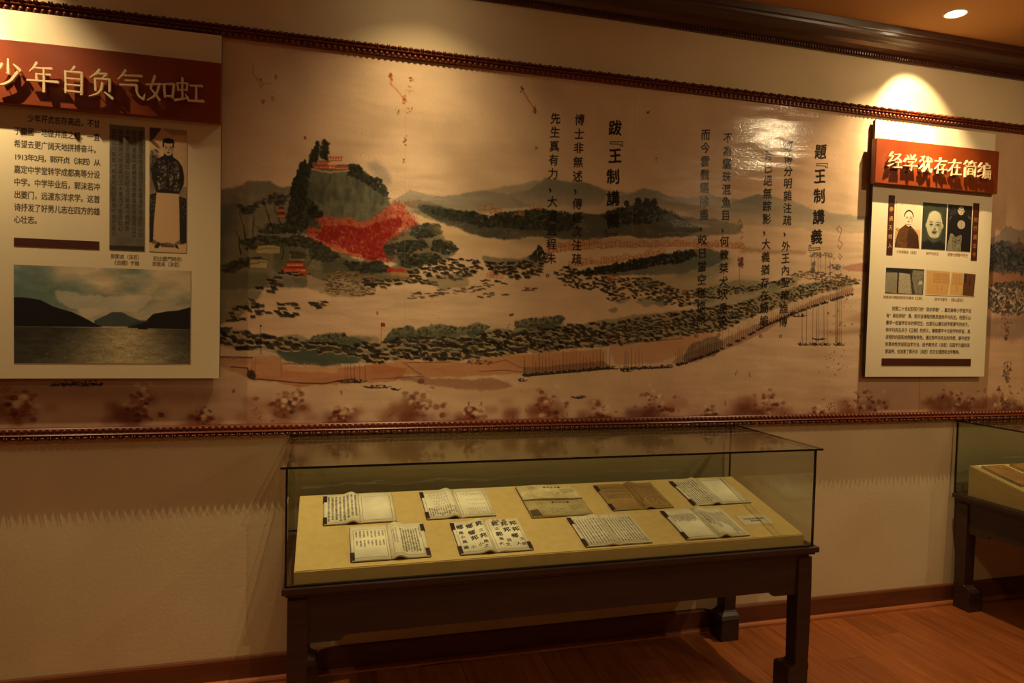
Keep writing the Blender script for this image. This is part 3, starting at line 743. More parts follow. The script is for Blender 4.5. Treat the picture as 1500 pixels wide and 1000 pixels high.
    cv.scatter([(1212, 392), (1216, 385), (1232, 388), (1230, 396)], 40, (2, 4), (1.5, 3), [(84, 78, 74)], (.4, .7))
    W([(1225, 392), (1262, 385), (1290, 390), (1290, 400), (1240, 396)], (150, 84, 66), .5, 4, .2)
    W([(1235, 378), (1290, 370), (1290, 378)], (160, 104, 82), .4, 4)
    W([(1190, 486), (1240, 484), (1290, 478), (1290, 484), (1220, 492)], (130, 92, 74), .45, 5); W([(1230, 470), (1262, 458), (1290, 464), (1290, 476)], (140, 100, 80), .4, 6)
    # bird and rust marks
    def rust(x, y, r, n, c=(120, 50, 34)):
        for _ in range(n):
            X, Y = cv.fn(x + random.gauss(0, r * .5), y + random.gauss(0, r)); cv.dab(X, Y, random.uniform(1, 3), random.uniform(1, 3.4), random.uniform(0, 3), c, random.uniform(.3, .75))
    for pts in ([(1229, 340), (1225, 335), (1229, 331), (1233, 336), (1230, 346), (1228, 352)], [(1229, 352), (1234, 357), (1230, 365), (1227, 358)], [(1229, 372), (1233, 376), (1230, 380), (1228, 375)], [(1081, 326), (1084, 322), (1087, 330), (1082, 336), (1088, 341)], [(1088, 346), (1084, 350)]):
        S(pts, 2.0, (120, 52, 44), .7)
    rust(1230, 400, 14, 16); rust(1230, 470, 20, 26, (90, 46, 44)); rust(1222, 530, 16, 26, (76, 40, 34)); rust(1217, 600, 12, 30, (70, 38, 32))
    S([(571, 107), (573, 123), (582, 132), (588, 140), (594, 146), (597, 148)], 5, (196, 110, 66), .5, 2); rust(572, 109, 3, 18, (140, 58, 34)); rust(592, 144, 3, 16, (168, 84, 50)); rust(600, 128, 5, 9, (170, 120, 84)); rust(602, 114, 2, 8, (130, 60, 36))
    rust(583, 162, 2, 5); rust(600, 158, 3, 6, (140, 76, 50)); rust(593, 204, 3, 10, (130, 56, 40)); rust(591, 236, 1, 3); rust(447, 202, 1, 3)
    S([(371, 92), (370, 106), (378, 118), (392, 122), (402, 122)], 4, (176, 138, 100), .5, 2); rust(382, 120, 4, 10, (140, 100, 70)); rust(404, 112, 3, 7, (130, 92, 66)); rust(386, 148, 2, 6, (130, 92, 66)); rust(400, 140, 4, 8, (150, 110, 80))
    S([(764, 126), (768, 136), (775, 148), (782, 158), (787, 162)], 4, (150, 86, 56), .55, 2); rust(783, 160, 3, 12, (130, 60, 40)); rust(764, 128, 2, 6, (120, 54, 36)); rust(785, 216, 2, 5); rust(950, 165, 2, 5); rust(962, 232, 2, 4); rust(1090, 430, 3, 4)
    for x, y in [(342, 575), (552, 461), (745, 480), (793, 478), (1078, 548), (1098, 548), (1240, 432), (1260, 492), (704, 594), (1062, 592), (686, 595), (500, 575)]: rust(x, y, 2, 4, (120, 60, 42))
    for _ in range(150):
        x = random.uniform(0, 1290); y = random.uniform(100, 600); X, Y = cv.fn(x, y); cv.dab(X, Y, random.uniform(.8, 1.8), random.uniform(.8, 1.8), 0, (150, 96, 66), random.uniform(.2, .5))
    W([(600, 573), (760, 566), (800, 570), (760, 584), (640, 582)], (196, 150, 112), .35, 8)
    # under the left board
    W([(-60, 548), (120, 560), (200, 566), (320, 570), (320, 590), (-60, 588)], (132, 96, 76), .55, 14, 0, .2)
    for x in (82, 95, 104, 112, 125, 138, 146): boat(cv, x, 564, 10)
    for _ in range(40): x = random.uniform(74, 150); X, Y = cv.fn(x, 566 + random.uniform(-8, 1)); cv.dab(X, Y, 3, 2, 0, (70, 56, 50), .5)
    for cx in (30, 205, 420, 612, 800, 962, 1122, 1268): blossoms(cv, cx, 590)
    for cx in (300, 500, 690, 880, 1040, 1200): blossoms(cv, cx, 606, .55)
    # faint vertical joints of the print
    for px in (594, 930): S([(px, 130), (px + (px - 480) * -.02, 600)], 1.2, (180, 140, 104), .4)

    # ---- calligraphy
    def column(chars, pts, size, bold=0.012):
        ys = [p[1] for p in pts]; xs = [p[0] for p in pts]
        for ch, x, y in zip(chars, xs, ys):
            X, Y = fn(x, y)
            sz = size * (.9 if ch in '；，' else 1)
            if ch == '，': cv.stroke([(X - 1, Y - 4), (X + 2, Y), (X - 1, Y + 5)], 5, (30, 26, 24), .92, 2, raw=True)
            elif ch == '。':
                t = np.linspace(0, 6.3, 14); cv.stroke([(X + 3.7 * math.cos(a), Y + 3.7 * math.sin(a)) for a in t], 1.7, (40, 34, 30), .9, raw=True)
            elif ch in '『』':
                d = 1 if ch == '『' else -1
                # outlined corner bracket, as in vertical setting
                w, h, q = size * .42, size * .2, size * .13
                o = [(-w, 0), (w, -h * .4), (w, h), (w - q, h), (w - q, q * .7), (-w, q)] if d == 1 else [(-w, -h), (-w + q, -h), (-w + q, -q * .1), (w, -q * .6), (w, q * .3), (-w, h * .8)]
                o.append(o[0]); cv.stroke([(X + a, Y + b) for a, b in o], 1.8, (32, 28, 26), .9, raw=True)
            else: cv.text(ch, X, Y, sz, (30, 27, 25), .94, bold, .92, .10)
    def lay(chars, keys):
        """keys: {index: (x, y)}; the others are interpolated between them"""
        i = sorted(keys); return [(float(np.interp(k, i, [keys[j][0] for j in i])), float(np.interp(k, i, [keys[j][1] for j in i]))) for k in range(len(chars))]
    column('題『王制講義』', [(1202, 222), (1204, 240), (1201, 258), (1200, 287), (1199, 318), (1196, 347), (1193, 364)], 44, .02)
    c = '經傳分明雜注疏，外王內聖賴誰傳。'
    column(c, lay(c, {0: (1155, 214), 6: (1153, 323), 7: (1149, 344), 8: (1151, 361), 11: (1150, 414), 14: (1147, 472), 15: (1143, 493)}), 31)
    c = '微言已絕無踪影，大義猶存在簡編。'
    column(c, lay(c, {0: (1126, 208), 6: (1123, 321), 7: (1119, 342), 8: (1122, 358), 14: (1118.8, 470.5), 15: (1114, 493)}), 31)
    c = '不為驪珠混魚目，何教桀犬吠堯天。'
    column(c, lay(c, {0: (1066, 202), 6: (1063, 315.5), 7: (1058, 338), 8: (1061, 354), 14: (1058.3, 471.6), 15: (1053, 491)}), 31)
    c = '而今雲翳驅除盡，皎日當空世燦然。'
    column(c, lay(c, {0: (1033.5, 197), 6: (1031, 314.5), 7: (1026.5, 336), 8: (1029, 351.5), 14: (1026.4, 469.4), 15: (1020, 492.5)}), 31)
    column('跋『王制講義』', [(901, 187), (903, 208), (901, 228), (898, 258.6), (898, 290.8), (898, 323), (895, 343)], 41, .02)
    c = '博士非無述，傳經次注疏'
    column(c, lay(c, {0: (849, 175), 4: (846, 258), 5: (842.6, 281), 6: (845.5, 298.6), 10: (844.5, 380)}), 30)
    c = '先生真有力，大道過程朱。'
    column(c, lay(c, {0: (813.7, 173), 4: (810, 254.4), 5: (805.6, 279), 6: (809, 295.7), 10: (807.3, 378.8), 11: (802, 403.8)}), 30)
    cv.grain(.05)
    return cv.a


def paint_right():
    fn = mural_fn(MX1)
    cv = Canvas((MX2 - MX1) * MS, (MZ1 - MZ0) * MS, (216, 178, 140), fn)
    paper(cv, 31)
    W = cv.wash
    cv.a *= np.array([1.0, .95, .92], np.float32)
    W([(1400, 365), (1455, 350), (1470, 335), (1480, 330), (1492, 338), (1510, 330), (1600, 350), (1600, 400), (1400, 400)], (112, 108, 104), .6, 4, .3, .2)
    W([(1400, 380), (1450, 360), (1470, 352), (1520, 362), (1600, 370), (1600, 430), (1440, 420)], (70, 72, 72), .65, 7, .4, .4)
    cv.scatter([(1440, 360), (1470, 352), (1480, 365), (1520, 362), (1560, 370), (1560, 400), (1470, 402), (1440, 395)], 900, (2, 6), (2, 6), [(42, 46, 48), (56, 60, 60), (70, 74, 72)], (.35, .8))
    W([(1400, 400), (1470, 398), (1520, 405), (1600, 410), (1600, 420), (1420, 420)], (188, 120, 78), .6, 5)
    cv.stroke([(1493, 366), (1493, 346)], 4, (76, 70, 66), .8); pavilion(cv, 1493, 366, 5, 18, (84, 74, 68), (110, 60, 50), tiers=4)
    cv.scatter([(1440, 425), (1465, 412), (1500, 414), (1560, 425), (1560, 460), (1470, 462), (1440, 450)], 900, (2, 6), (2, 6), [(50, 54, 56), (66, 68, 66)], (.3, .7))
    W([(1400, 462), (1470, 464), (1600, 455), (1600, 475), (1480, 500), (1400, 490)], (120, 96, 84), .5, 9)
    for y0, y1, n in ((420, 500, 90), (530, 560, 50), (585, 600, 40)):
        for _ in range(n):
            X, Y = cv.fn(1474 + random.gauss(0, 3), random.uniform(y0, y1)); cv.dab(X, Y, random.uniform(1.5, 4), random.uniform(1.5, 4), 0, (74, 52, 50), random.uniform(.35, .75))
    for cx in (1400, 1475, 1540): blossoms(cv, cx, 584)
    cv.warp(3, 3)
    for _ in range(40):
        X, Y = cv.fn(random.uniform(1340, 1560), random.uniform(200, 590)); cv.dab(X, Y, random.uniform(.8, 2.4), random.uniform(.8, 2.4), 0, (120, 60, 46), random.uniform(.3, .6))
    cv.grain(.05)
    return cv.a


# ------------------------------------------------------------------ prints on the boards and pages
def rect_canvas(x0, x1, z0, z1, y, scale, rgb):
    """canvas for a flat print standing at depth y; drawn with measured photo points"""
    def f(px, py):
        x, z = wall_at(px, py, y); return ((x - x0) * scale, (z1 - z) * scale)
    cv = Canvas((x1 - x0) * scale, (z1 - z0) * scale, rgb, f)
    return cv


def unit_canvas(w, h, rgb):
    """drawn in 0..100 x 0..100 units, y down"""
    return Canvas(w, h, rgb, lambda x, y: (x * w / 100, y * h / 100))


def text_line(cv, chars, x0, x1, y, size, rgb=(40, 30, 24), bold=.01, alpha=.92):
    n = len(chars); st = (x1 - x0) / max(n, 1)
    for i, ch in enumerate(chars):
        if ch == ' ': continue
        w = .62 if ch.isdigit() else 1
        cv.text(ch, x0 + (i + .5) * st, y, size, rgb, alpha, bold, min(1.0, st / size * 1.02))


def columns_of(cv, x0, x1, y0, y1, ncol, size, chars, rgb=(40, 32, 28), fill=1.0, ragged=0.0, alpha=.85, brush=.08, rule=None):
    """vertical columns of small characters, right to left"""
    st = (x1 - x0) / ncol; k = 0
    for c in range(ncol):
        x = x1 - (c + .5) * st
        if rule: cv.stroke([(x - st / 2, y0 - size * .5), (x - st / 2, y1 + size * .2)], 1.0, rule, .6, raw=True)
        y = y0 + size * .5; end = y0 + (y1 - y0) * fill * (1 - ragged * random.random())
        while y < end:
            cv.text(chars[k % len(chars)], x + random.uniform(-.5, .5), y, size * random.uniform(.9, 1.08), rgb, alpha, .01, .95, brush, res=24)
            k += 1; y += size * 1.04


POOL = '學而時習之不亦說乎有朋自遠方來不亦樂乎人不知而不慍不亦君子乎經傳分明雜注疏外王內聖微言已絕無踪影大義猶存在簡編'


def paint_left_board(x0, x1, z0, z1, y):
    cv = rect_canvas(x0, x1, z0, z1, y, 1000, (224, 210, 172)); fn = cv.fn
    n = fbm(cv.h, cv.w, 300, 3, 51)[..., None]; cv.a *= 1 + (n - .5) * .05
    rows = ['  少年开贞志存高远，不甘', '于蛰居一地做井底之蛙、一直', '希望去更广阔天地拼搏奋斗。', '1913年2月，郭开贞（沫若）从', '嘉定中学堂转学成都高等分设', '中学。中学毕业后，郭沫若冲', '出夔门，远渡东洋求学。这首', '诗抒发了好男儿志在四方的雄', '心壮志。']
    ya = [171, 191.5, 210, 230, 248.5, 267, 286, 304.5, 322.5]; yb = [182, 201.5, 220, 238, 255.5, 273.5, 291, 309, 326]
    for i, r in enumerate(rows):
        xa, za = fn(20.5, ya[i]); xb, zb = fn(146.5, yb[i])
        if i == 8: xb = xa + (xb - xa) * 4 / 13
        if i == 3:       # latin figures are narrow
            st = (xb - xa) / 13.0; x = xa
            for ch in r:
                w = .5 if ch.isdigit() else 1.0
                if ch in '，（）': w = .85
                cv.text(ch, x + w * st / 2, (za + zb) / 2, 28, (44, 32, 24), .92, .012, .92); x += w * st
            continue
        if i == 0: r = r.strip(); xa = xa + (xb - xa) * 2 / 13
        text_line(cv, r, xa, xb, (za + zb) / 2, 32, (44, 32, 24), .012)
    for (t, px0, px1, py) in [('郭開貞（沫若）', 162, 208, 376), ('《自題》手稿', 164, 204, 385), ('初出夔門時的', 224, 266, 379), ('郭開貞（沫若）', 223, 267, 387)]:
        xa, za = fn(px0, py - .5); xb, zb = fn(px1, py + 1)
        text_line(cv, t, xa, xb, (za + zb) / 2, 21, (70, 48, 34), .008, .9)
    return cv.a


def paint_right_board(x0, x1, z0, z1, y):
    cv = rect_canvas(x0, x1, z0, z1, y, 1000, (226, 212, 176)); fn = cv.fn
    n = fbm(cv.h, cv.w, 300, 3, 52)[..., None]; cv.a *= 1 + (n - .5) * .05
    rows = ['按照二十世纪初实行的“癸卯学制”，嘉定高等小学堂开设', '有“读经讲经”课，担任该课程的教员是帅平均先生。他是乐山', '最早一批留学日本的师范生，也是乐山著名经学家廖平的弟子。', '帅平均先生关于《王制》的讲义，尊崇廖平今文经学的宗旨，其', '讲授的内容和体例颇有特色。通过帅平均先生的传授，廖平经学', '的革命性学说和治学方法，给予郭开贞（沫若）在国学方面的深', '厚滋养，也培育了郭开贞（沫若）的文化理想和治学精神。']
    for i, r in enumerate(rows):
        k = i / 6
        xa, za = fn(1298.5 - 2.2 * k, 460 + 54.5 * k - (9 if i == 0 else 9)); xb, zb = fn(1422.5 - 2.5 * k, 455 + 50.5 * k)
        xa, za = fn(1298.5 - 2.2 * k, 451 + 63.5 * k); xb, zb = fn(1422.5 - 2.5 * k, 455.5 + 60 * k)
        if i == 0: xa += (xb - xa) * 1.8 / 28
        if i == 6: xb = xa + (xb - xa) * .9
        text_line(cv, r, xa, xb, (za + zb) / 2, 25, (38, 27, 22), .014)
    for (t, px0, px1, py, s) in [('少年郭開貞（沫若）', 1313, 1345, 369.5, 19), ('帥平均先生', 1357, 1375, 371.5, 19), ('經學大師廖平先生', 1388, 1418, 373.5, 21), ('郭開貞中學課堂時的作業本《王制》', 1294, 1353, 436, 19), ('帥平均著作 《樂山歷史》', 1369, 1413, 439, 21)]:
        xa, za = fn(px0, py - 1); xb, zb = fn(px1, py + 1)
        text_line(cv, t, xa, xb, (za + zb) / 2, s, (96, 58, 36), .01, .9)
    return cv.a


def face(cv, x, y, w, h, skin, dark, hair=None, cap=False):
    """a painted head: x, y centre, w, h half sizes, in canvas units"""
    def E(dx, dy, rx, ry, c, a, hard=.8): X, Y = cv.fn(x + dx, y + dy); U, V = cv.fn(x + dx + rx, y + dy + ry); cv.dab(X, Y, max(U - X, .6), max(V - Y, .6), 0, c, a, hard)
    if hair: E(0, -.22 * h, w * 1.14, h * .98, hair, 1)
    E(0, 0, w, h, skin, 1)
    if hair and not cap: E(0, -.86 * h, w * .98, h * .30, hair, 1); E(-w * .98, -.3 * h, w * .16, h * .42, hair, .9); E(w * .98, -.3 * h, w * .16, h * .42, hair, .9)
    E(-w * 1.02, .05 * h, w * .12, h * .17, skin, .9); E(w * 1.02, .05 * h, w * .12, h * .17, skin, .9)
    for sx in (-1, 1):
        E(sx * w * .42, -.02 * h, w * .20, h * .055, dark, .85); E(sx * w * .43, -.2 * h, w * .26, h * .035, dark, .6)
        E(sx * w * .42, .02 * h, w * .26, h * .14, dark, .18, .3)
    E(w * .04, .30 * h, w * .17, h * .07, dark, .55, .5); E(w * .10, .1 * h, w * .07, h * .24, dark, .2, .4)
    E(0, .56 * h, w * .32, h * .055, dark, .8, .6); E(0, .66 * h, w * .22, h * .05, dark, .28, .5)
    E(w * .72, .25 * h, w * .22, h * .5, dark, .22, .3); E(0, .98 * h, w * .6, h * .1, dark, .3, .4)


def paint_standing_portrait():
    cv = unit_canvas(190, 620, (206, 176, 134)); W = cv.wash; D = (34, 31, 32)
    n = fbm(cv.h, cv.w, 60, 4, 61)[..., None]; cv.a *= 1 + (n - .5) * .16
    W([(0, 0), (30, 0), (24, 4), (10, 9), (0, 12)], D, .75, 4, .5, .4); W([(30, 0), (100, 0), (100, 4), (60, 5)], (120, 108, 90), .5, 5, .3, .3)
    W([(0, 22), (12, 20), (26, 24), (22, 34), (0, 38)], D, .8, 12, 0, .6); W([(0, 30), (14, 30), (16, 50), (0, 52)], D, .6, 10, 0, .5)
    for _ in range(70): cv.dab(random.uniform(0, 46), random.uniform(110, 230), random.uniform(2, 7), random.uniform(2, 6), 1, random.choice([D, (150, 136, 110)]), random.uniform(.3, .7), .4)
    W([(-2, 44), (102, 46), (102, 56), (-2, 54)], (110, 98, 82), .6, 5, .4, .3)
    W([(0, 54), (20, 52), (18, 70), (10, 92), (0, 93)], D, .95, 3, .4, .1); W([(78, 54), (102, 56), (102, 92), (84, 93), (78, 80)], D, .95, 3, .4, .1)
    for _ in range(60): cv.dab(random.choice([random.uniform(2, 26), random.uniform(160, 186)]), random.uniform(330, 470), random.uniform(1, 4), random.uniform(1, 3), 0, (160, 146, 120), random.uniform(.3, .8))
    W([(10, 89), (90, 89), (94, 94), (6, 94)], (70, 60, 54), .6, 5, .3); W([(0, 94), (100, 93), (100, 100), (0, 100)], (212, 184, 140), .9, 2)
    # gown
    W([(19, 51), (79, 52), (81, 70), (82, 86), (80, 90), (66, 93), (50, 92), (30, 93), (10, 90), (12, 76), (16, 62)], (212, 176, 130), 1, 1)
    W([(14, 95), (26, 92), (30, 94), (24, 97), (15, 97)], D, .9, 1); W([(70, 93), (76, 94), (80, 97), (70, 96)], D, .9, 1); W([(28, 93), (70, 94), (66, 96), (32, 96)], (60, 50, 46), .8, 2)
    # jacket with its pale damask
    W([(36, 22), (50, 24), (60, 22), (76, 25), (88, 30), (93, 38), (92, 44), (84, 49), (80, 52), (18, 52), (12, 46), (6, 40), (8, 31), (18, 26)], D, 1, 1, .2)
    for _ in range(150):
        x = random.uniform(22, 78); y = random.uniform(26, 50)
        if abs(x - 50) < 4: continue
        X, Y = cv.fn(x, y); cv.dab(X, Y, random.uniform(4, 12), random.uniform(2, 6), random.uniform(0, 3), random.choice([(150, 132, 104), (124, 112, 90), (186, 164, 128)]), random.uniform(.35, .8), .4)
    for _ in range(90): cv.dab(random.uniform(40, 150), random.uniform(160, 320), random.uniform(2, 8), random.uniform(2, 6), 1, D, .85, .4)
    cv.stroke([(52, 24), (53, 51)], 2, D, .9); cv.stroke([(50, 25), (50, 38)], 1.4, (170, 150, 120), .7)
    W([(38, 20), (62, 20), (62, 24), (38, 25)], D, 1, 1)
    cv.dab(94, 100, 22, 30, 0, (196, 168, 130), 1); face(cv, 50, 15.5, 13.5, 6.4, (204, 174, 132), D, (28, 24, 24))
    W([(34, 12), (36, 8.6), (50, 7.4), (64, 8.6), (67, 12), (64, 11), (50, 9.8), (37, 11)], (26, 22, 22), 1, 1)
    cv.grain(.12); return cv.a


def paint_manuscript():
    cv = unit_canvas(190, 620, (104, 98, 82))
    n = fbm(cv.h, cv.w, 50, 4, 62)[..., None]; cv.a *= 1 + (n - .5) * .4
    cv.wash([(0, 0), (100, 0), (100, 3), (0, 3)], (128, 122, 104), .7, 2); cv.wash([(0, 96.5), (100, 96), (100, 100), (0, 100)], (44, 42, 38), .85, 1)
    columns_of(cv, 4, 188, 20, 590, 5, 27, '寫別春風吹我去遠行江水東流不復返壯心如虹山川萬里一帆輕舟', (42, 38, 32), .98, .12, .75, .12)
    columns_of(cv, 20, 186, 26, 580, 5, 19, POOL, (58, 52, 44), .95, .3, .4, .12)
    cv.stroke([(30, 12), (46, 12), (46, 24), (30, 24), (30, 12)], 2, (150, 44, 40), .75); cv.grain(.1); return cv.a


def paint_lake():
    cv = unit_canvas(800, 450, (168, 158, 128)); W = cv.wash
    h, w = cv.h, cv.w; n = fbm(h, w, 260, 5, 63, 2.0)[..., None]; n2 = fbm(h, w, 90, 4, 64, 2.5)[..., None]
    y = np.linspace(0, 1, h)[:, None, None]; x = np.linspace(0, 1, w)[None, :, None]
    teal = np.array([112, 132, 120], np.float32) / 255; cream = np.array([206, 190, 154], np.float32) / 255
    k = np.clip((n - .42) * 3 + (x - .15) * .9 + .1, 0, 1); cv.a[:] = teal * (1 - k) + cream * k
    cv.a *= 1 + (n2 - .5) * .25
    W([(0, 0), (25, 0), (15, 12), (30, 20), (22, 34), (0, 38)], (86, 112, 104), .45, 22, 0, .5)
    W([(20, 24), (50, 30), (80, 26), (70, 44), (40, 48), (26, 40)], (216, 204, 176), .6, 16, .3, .4)
    W([(44, 55), (50, 50), (54, 46), (60, 46), (64, 50), (70, 54), (76, 61), (44, 61)], (66, 78, 74), .95, 3, .2, .2)
    W([(34, 44), (44, 42), (50, 46), (40, 54)], (206, 194, 166), .8, 6, .4); W([(62, 60), (72, 54), (80, 60)], (52, 66, 64), .9, 3)
    W([(-2, 33), (6, 33), (14, 35), (22, 42), (32, 47), (40, 54), (46, 60), (50, 62), (-2, 62.5)], (30, 30, 30), 1, 2, .12)
    W([(62, 62), (72, 57), (78, 47), (86, 44), (92, 43), (102, 38), (102, 64)], (32, 32, 32), 1, 2, .15)
    W([(76, 36), (86, 32), (92, 38), (84, 44), (77, 46)], (180, 172, 150), .6, 8, .4, .3); cv.stroke([(74.6, 47), (74.2, 56)], 3, (186, 180, 160), .6)
    # water
    sel = int(h * .625); cv.a[sel:] = np.array([92, 92, 76], np.float32) / 255
    yy = np.linspace(0, 1, h - sel)[:, None, None]
    glow = np.exp(-((x - .62) / (.20 + .12 * yy)) ** 2)
    cv.a[sel:] *= (.62 + .75 * glow + .1 * yy) * (1 + (fbm(h - sel, w, 46, 3, 65, 3.5)[..., None] - .5) * .5)
    cv.a[sel:] += glow * np.array([.26, .2, .12]) * (1 - .2 * yy)
    for _ in range(1500):
        gy = random.random() ** .8; X = random.gauss(.64, .1 + .14 * gy) * w; Y = sel + gy * (h - sel - 3)
        cv.dab(X, Y, random.uniform(1, 4 + 4 * gy), random.uniform(.6, 1.2), 0, random.choice([(196, 176, 138), (214, 194, 156), (66, 64, 54)]), random.uniform(.25, .7))
    cv.stroke([(0, 63), (46, 62.6), (100, 63.4)], 2, (150, 140, 112), .5)
    W([(69, 62), (71, 60.6), (74, 61), (75, 63.6), (69, 63.6)], (28, 26, 26), 1, 1)
    cv.grain(.06); return cv.a


def paint_sepia_portrait():
    cv = unit_canvas(260, 440, (226, 204, 166)); W = cv.wash; D = (58, 34, 22)
    cv.a *= 1 + (fbm(cv.h, cv.w, 70, 3, 66)[..., None] - .5) * .08
    W([(-3, 56), (30, 60), (60, 58), (103, 60), (103, 101), (-3, 101)], (206, 152, 88), .6, 14, .2, .2)
    W([(38, 50), (60, 52), (76, 60), (92, 72), (98, 101), (-2, 101), (4, 80), (14, 62), (28, 55)], (96, 60, 30), 1, 2, .1)
    for _ in range(220):
        x = random.uniform(2, 90); y = random.uniform(60, 100); cv.dab(*cv.fn(x, y), random.uniform(3, 10), random.uniform(2, 7), random.uniform(0, 3), random.choice([(134, 92, 46), (60, 38, 24), (48, 30, 22), (164, 118, 64), (108, 100, 70)]), random.uniform(.2, .5), .35)
    W([(56, 56), (92, 72), (98, 101), (50, 101), (48, 70)], (52, 28, 18), .65, 6, .2)
    W([(38, 47), (44, 52), (62, 52), (64, 49), (60, 56), (44, 56)], D, .95, 1)
    cv.dab(*cv.fn(51, 46), 30, 34, 0, (222, 196, 152), 1); face(cv, 51, 35, 17, 14.5, (232, 212, 176), D, (40, 26, 20), cap=True)
    cv.grain(.05); return cv.a


def paint_face_portrait():
    cv = unit_canvas(260, 440, (58, 64, 50)); D = (34, 36, 30)
    cv.a *= 1 + (fbm(cv.h, cv.w, 90, 3, 67)[..., None] - .5) * .5
    cv.wash([(0, 86), (30, 80), (50, 86), (74, 80), (100, 88), (100, 101), (0, 101)], (28, 28, 26), .9, 8)
    cv.dab(*cv.fn(51, 50), 92, 150, 0, (96, 96, 76), .6, .05)
    face(cv, 51, 47, 33, 30, (182, 176, 140), D, None)
    cv.dab(*cv.fn(51, 27), 70, 46, 0, (196, 190, 154), .6, .1); cv.dab(*cv.fn(52, 61), 30, 10, 0, D, .5, .2)
    cv.stroke([(49, 84), (50, 92)], 3, (120, 118, 92), .4); cv.grain(.05); return cv.a


def paint_robed_portrait():
    cv = unit_canvas(260, 440, (34, 30, 30)); D = (28, 25, 26); W = cv.wash
    for _ in range(90): x = random.uniform(0, 60); y = random.uniform(0, 36); cv.dab(*cv.fn(x, y), random.uniform(2, 9), random.uniform(1, 4), random.uniform(0, 3), (150, 140, 116), random.uniform(.2, .7), .5)
    W([(22, 22), (50, 20), (60, 22), (84, 24), (96, 34), (98, 80), (90, 101), (4, 101), (2, 60), (10, 36)], D, .95, 2, .1)
    W([(84, 20), (98, 26), (92, 30), (84, 26)], (110, 100, 84), .5, 3, .4)
    W([(14, 62), (22, 62), (34, 70), (48, 66), (60, 64), (62, 72), (60, 101), (2, 101), (4, 86)], (150, 140, 112), .85, 3, .4, .3)
    for _ in range(120): cv.dab(*cv.fn(random.uniform(22, 62), random.uniform(68, 99)), random.uniform(2, 7), random.uniform(2, 6), 1, (44, 40, 36), random.uniform(.3, .8), .5)
    cv.dab(*cv.fn(57, 42), 42, 42, 0, (168, 158, 130), 1); cv.stroke([(57, 34), (57.5, 52)], 3, (60, 54, 48), .8)
    face(cv, 54, 12, 13, 9.5, (196, 184, 150), D, (30, 26, 24)); cv.dab(*cv.fn(54, 5.5), 26, 13, 0, (168, 158, 130), .8, .4); cv.stroke([(54, 18), (54, 24)], 7, (180, 170, 140), .7, 2)
    cv.grain(.08); return cv.a


def paint_notebook_photo():
    cv = unit_canvas(420, 270, (70, 68, 60)); W = cv.wash
    W([(0, 20), (30, 18), (30, 100), (0, 96)], (150, 140, 112), .95, 2, .2, .3); W([(34, 18), (62, 22), (66, 60), (70, 100), (34, 98)], (178, 168, 138), .95, 2, .2, .2)
    W([(70, 6), (98, 8), (98, 98), (78, 98), (72, 60), (66, 44)], (140, 132, 106), .9, 3, .3, .5)
    for _ in range(700): cv.dab(*cv.fn(random.uniform(2, 68), random.uniform(22, 98)), random.uniform(1, 2.6), random.uniform(1, 2.6), 0, (70, 64, 52), random.uniform(.3, .8))
    for _ in range(90): cv.dab(*cv.fn(random.uniform(66, 98), random.uniform(10, 98)), random.uniform(2, 8), random.uniform(2, 7), 1, (56, 52, 44), random.uniform(.2, .7), .5)
    cv.stroke([(31, 8), (31, 100)], 9, (30, 28, 26), .95); W([(0, 0), (66, 4), (66, 18), (34, 18), (0, 14)], (36, 34, 32), .9, 2); cv.stroke([(68, 5), (68, 40), (70, 62)], 7, (34, 32, 30), .9)
    W([(88, 48), (96, 46), (96, 60), (86, 62)], (206, 200, 176), .8, 3); cv.grain(.1); return cv.a


def paint_books_photo():
    cv = unit_canvas(480, 260, (222, 206, 168)); W = cv.wash
    W([(1, 3), (47, 5), (48, 48), (45, 97), (24, 99), (2, 95)], (206, 160, 98), 1, 1); W([(51, 6), (76, 8), (75, 99), (48, 96)], (206, 162, 100), 1, 1); W([(76, 8), (100, 10), (98, 99), (74, 97)], (96, 62, 38), 1, 1)
    cv.stroke([(75.5, 8), (74.5, 98)], 4, (222, 196, 140), .8)
    columns_of(cv, 70, 222, 34, 138, 14, 9, POOL, (110, 76, 46), 1, 0, .6, 0); columns_of(cv, 254, 352, 34, 142, 8, 9, POOL, (110, 76, 46), 1, 0, .6, 0)
    cv.stroke([(16, 41), (44, 41)], 3, (214, 172, 110), .9); cv.stroke([(54, 41), (72, 41)], 3, (214, 172, 110), .9)
    for y in (160, 176, 192, 206): cv.text(POOL[y % 40], 110, y, 11, (90, 60, 40), .7); cv.text(POOL[y % 30], 155, y, 11, (90, 60, 40), .7); cv.text(POOL[y % 20], 300, y, 12, (80, 52, 36), .7)
    for i, ch in enumerate('樂山歷史'): cv.text(ch, 384, 46 + i * 22, 22, (34, 24, 20), .95, .02)
    for i, ch in enumerate('帥平均著'): cv.text(ch, 424, 78 + i * 18, 17, (34, 24, 20), .9, .02)
    cv.grain(.05); return cv.a


def page_canvas(rgb=(246, 236, 206), seed=70):
    """an open spread, left and right page side by side"""
    cv = Canvas(640, 540, rgb); n = fbm(cv.h, cv.w, 120, 4, seed)[..., None]; cv.a *= 1 + (n - .5) * .14
    cv.wash([(0, 0), (640, 0), (640, 540), (0, 540), (0, 500), (600, 500), (600, 30), (30, 30), (0, 30)], (190, 166, 112), .3, 16)
    return cv


def frame(cv, x0, x1, y0, y1, c=(70, 52, 46), w=2.4):
    cv.stroke([(x0, y0), (x1, y0), (x1, y1), (x0, y1), (x0, y0)], w, c, .85, raw=True)


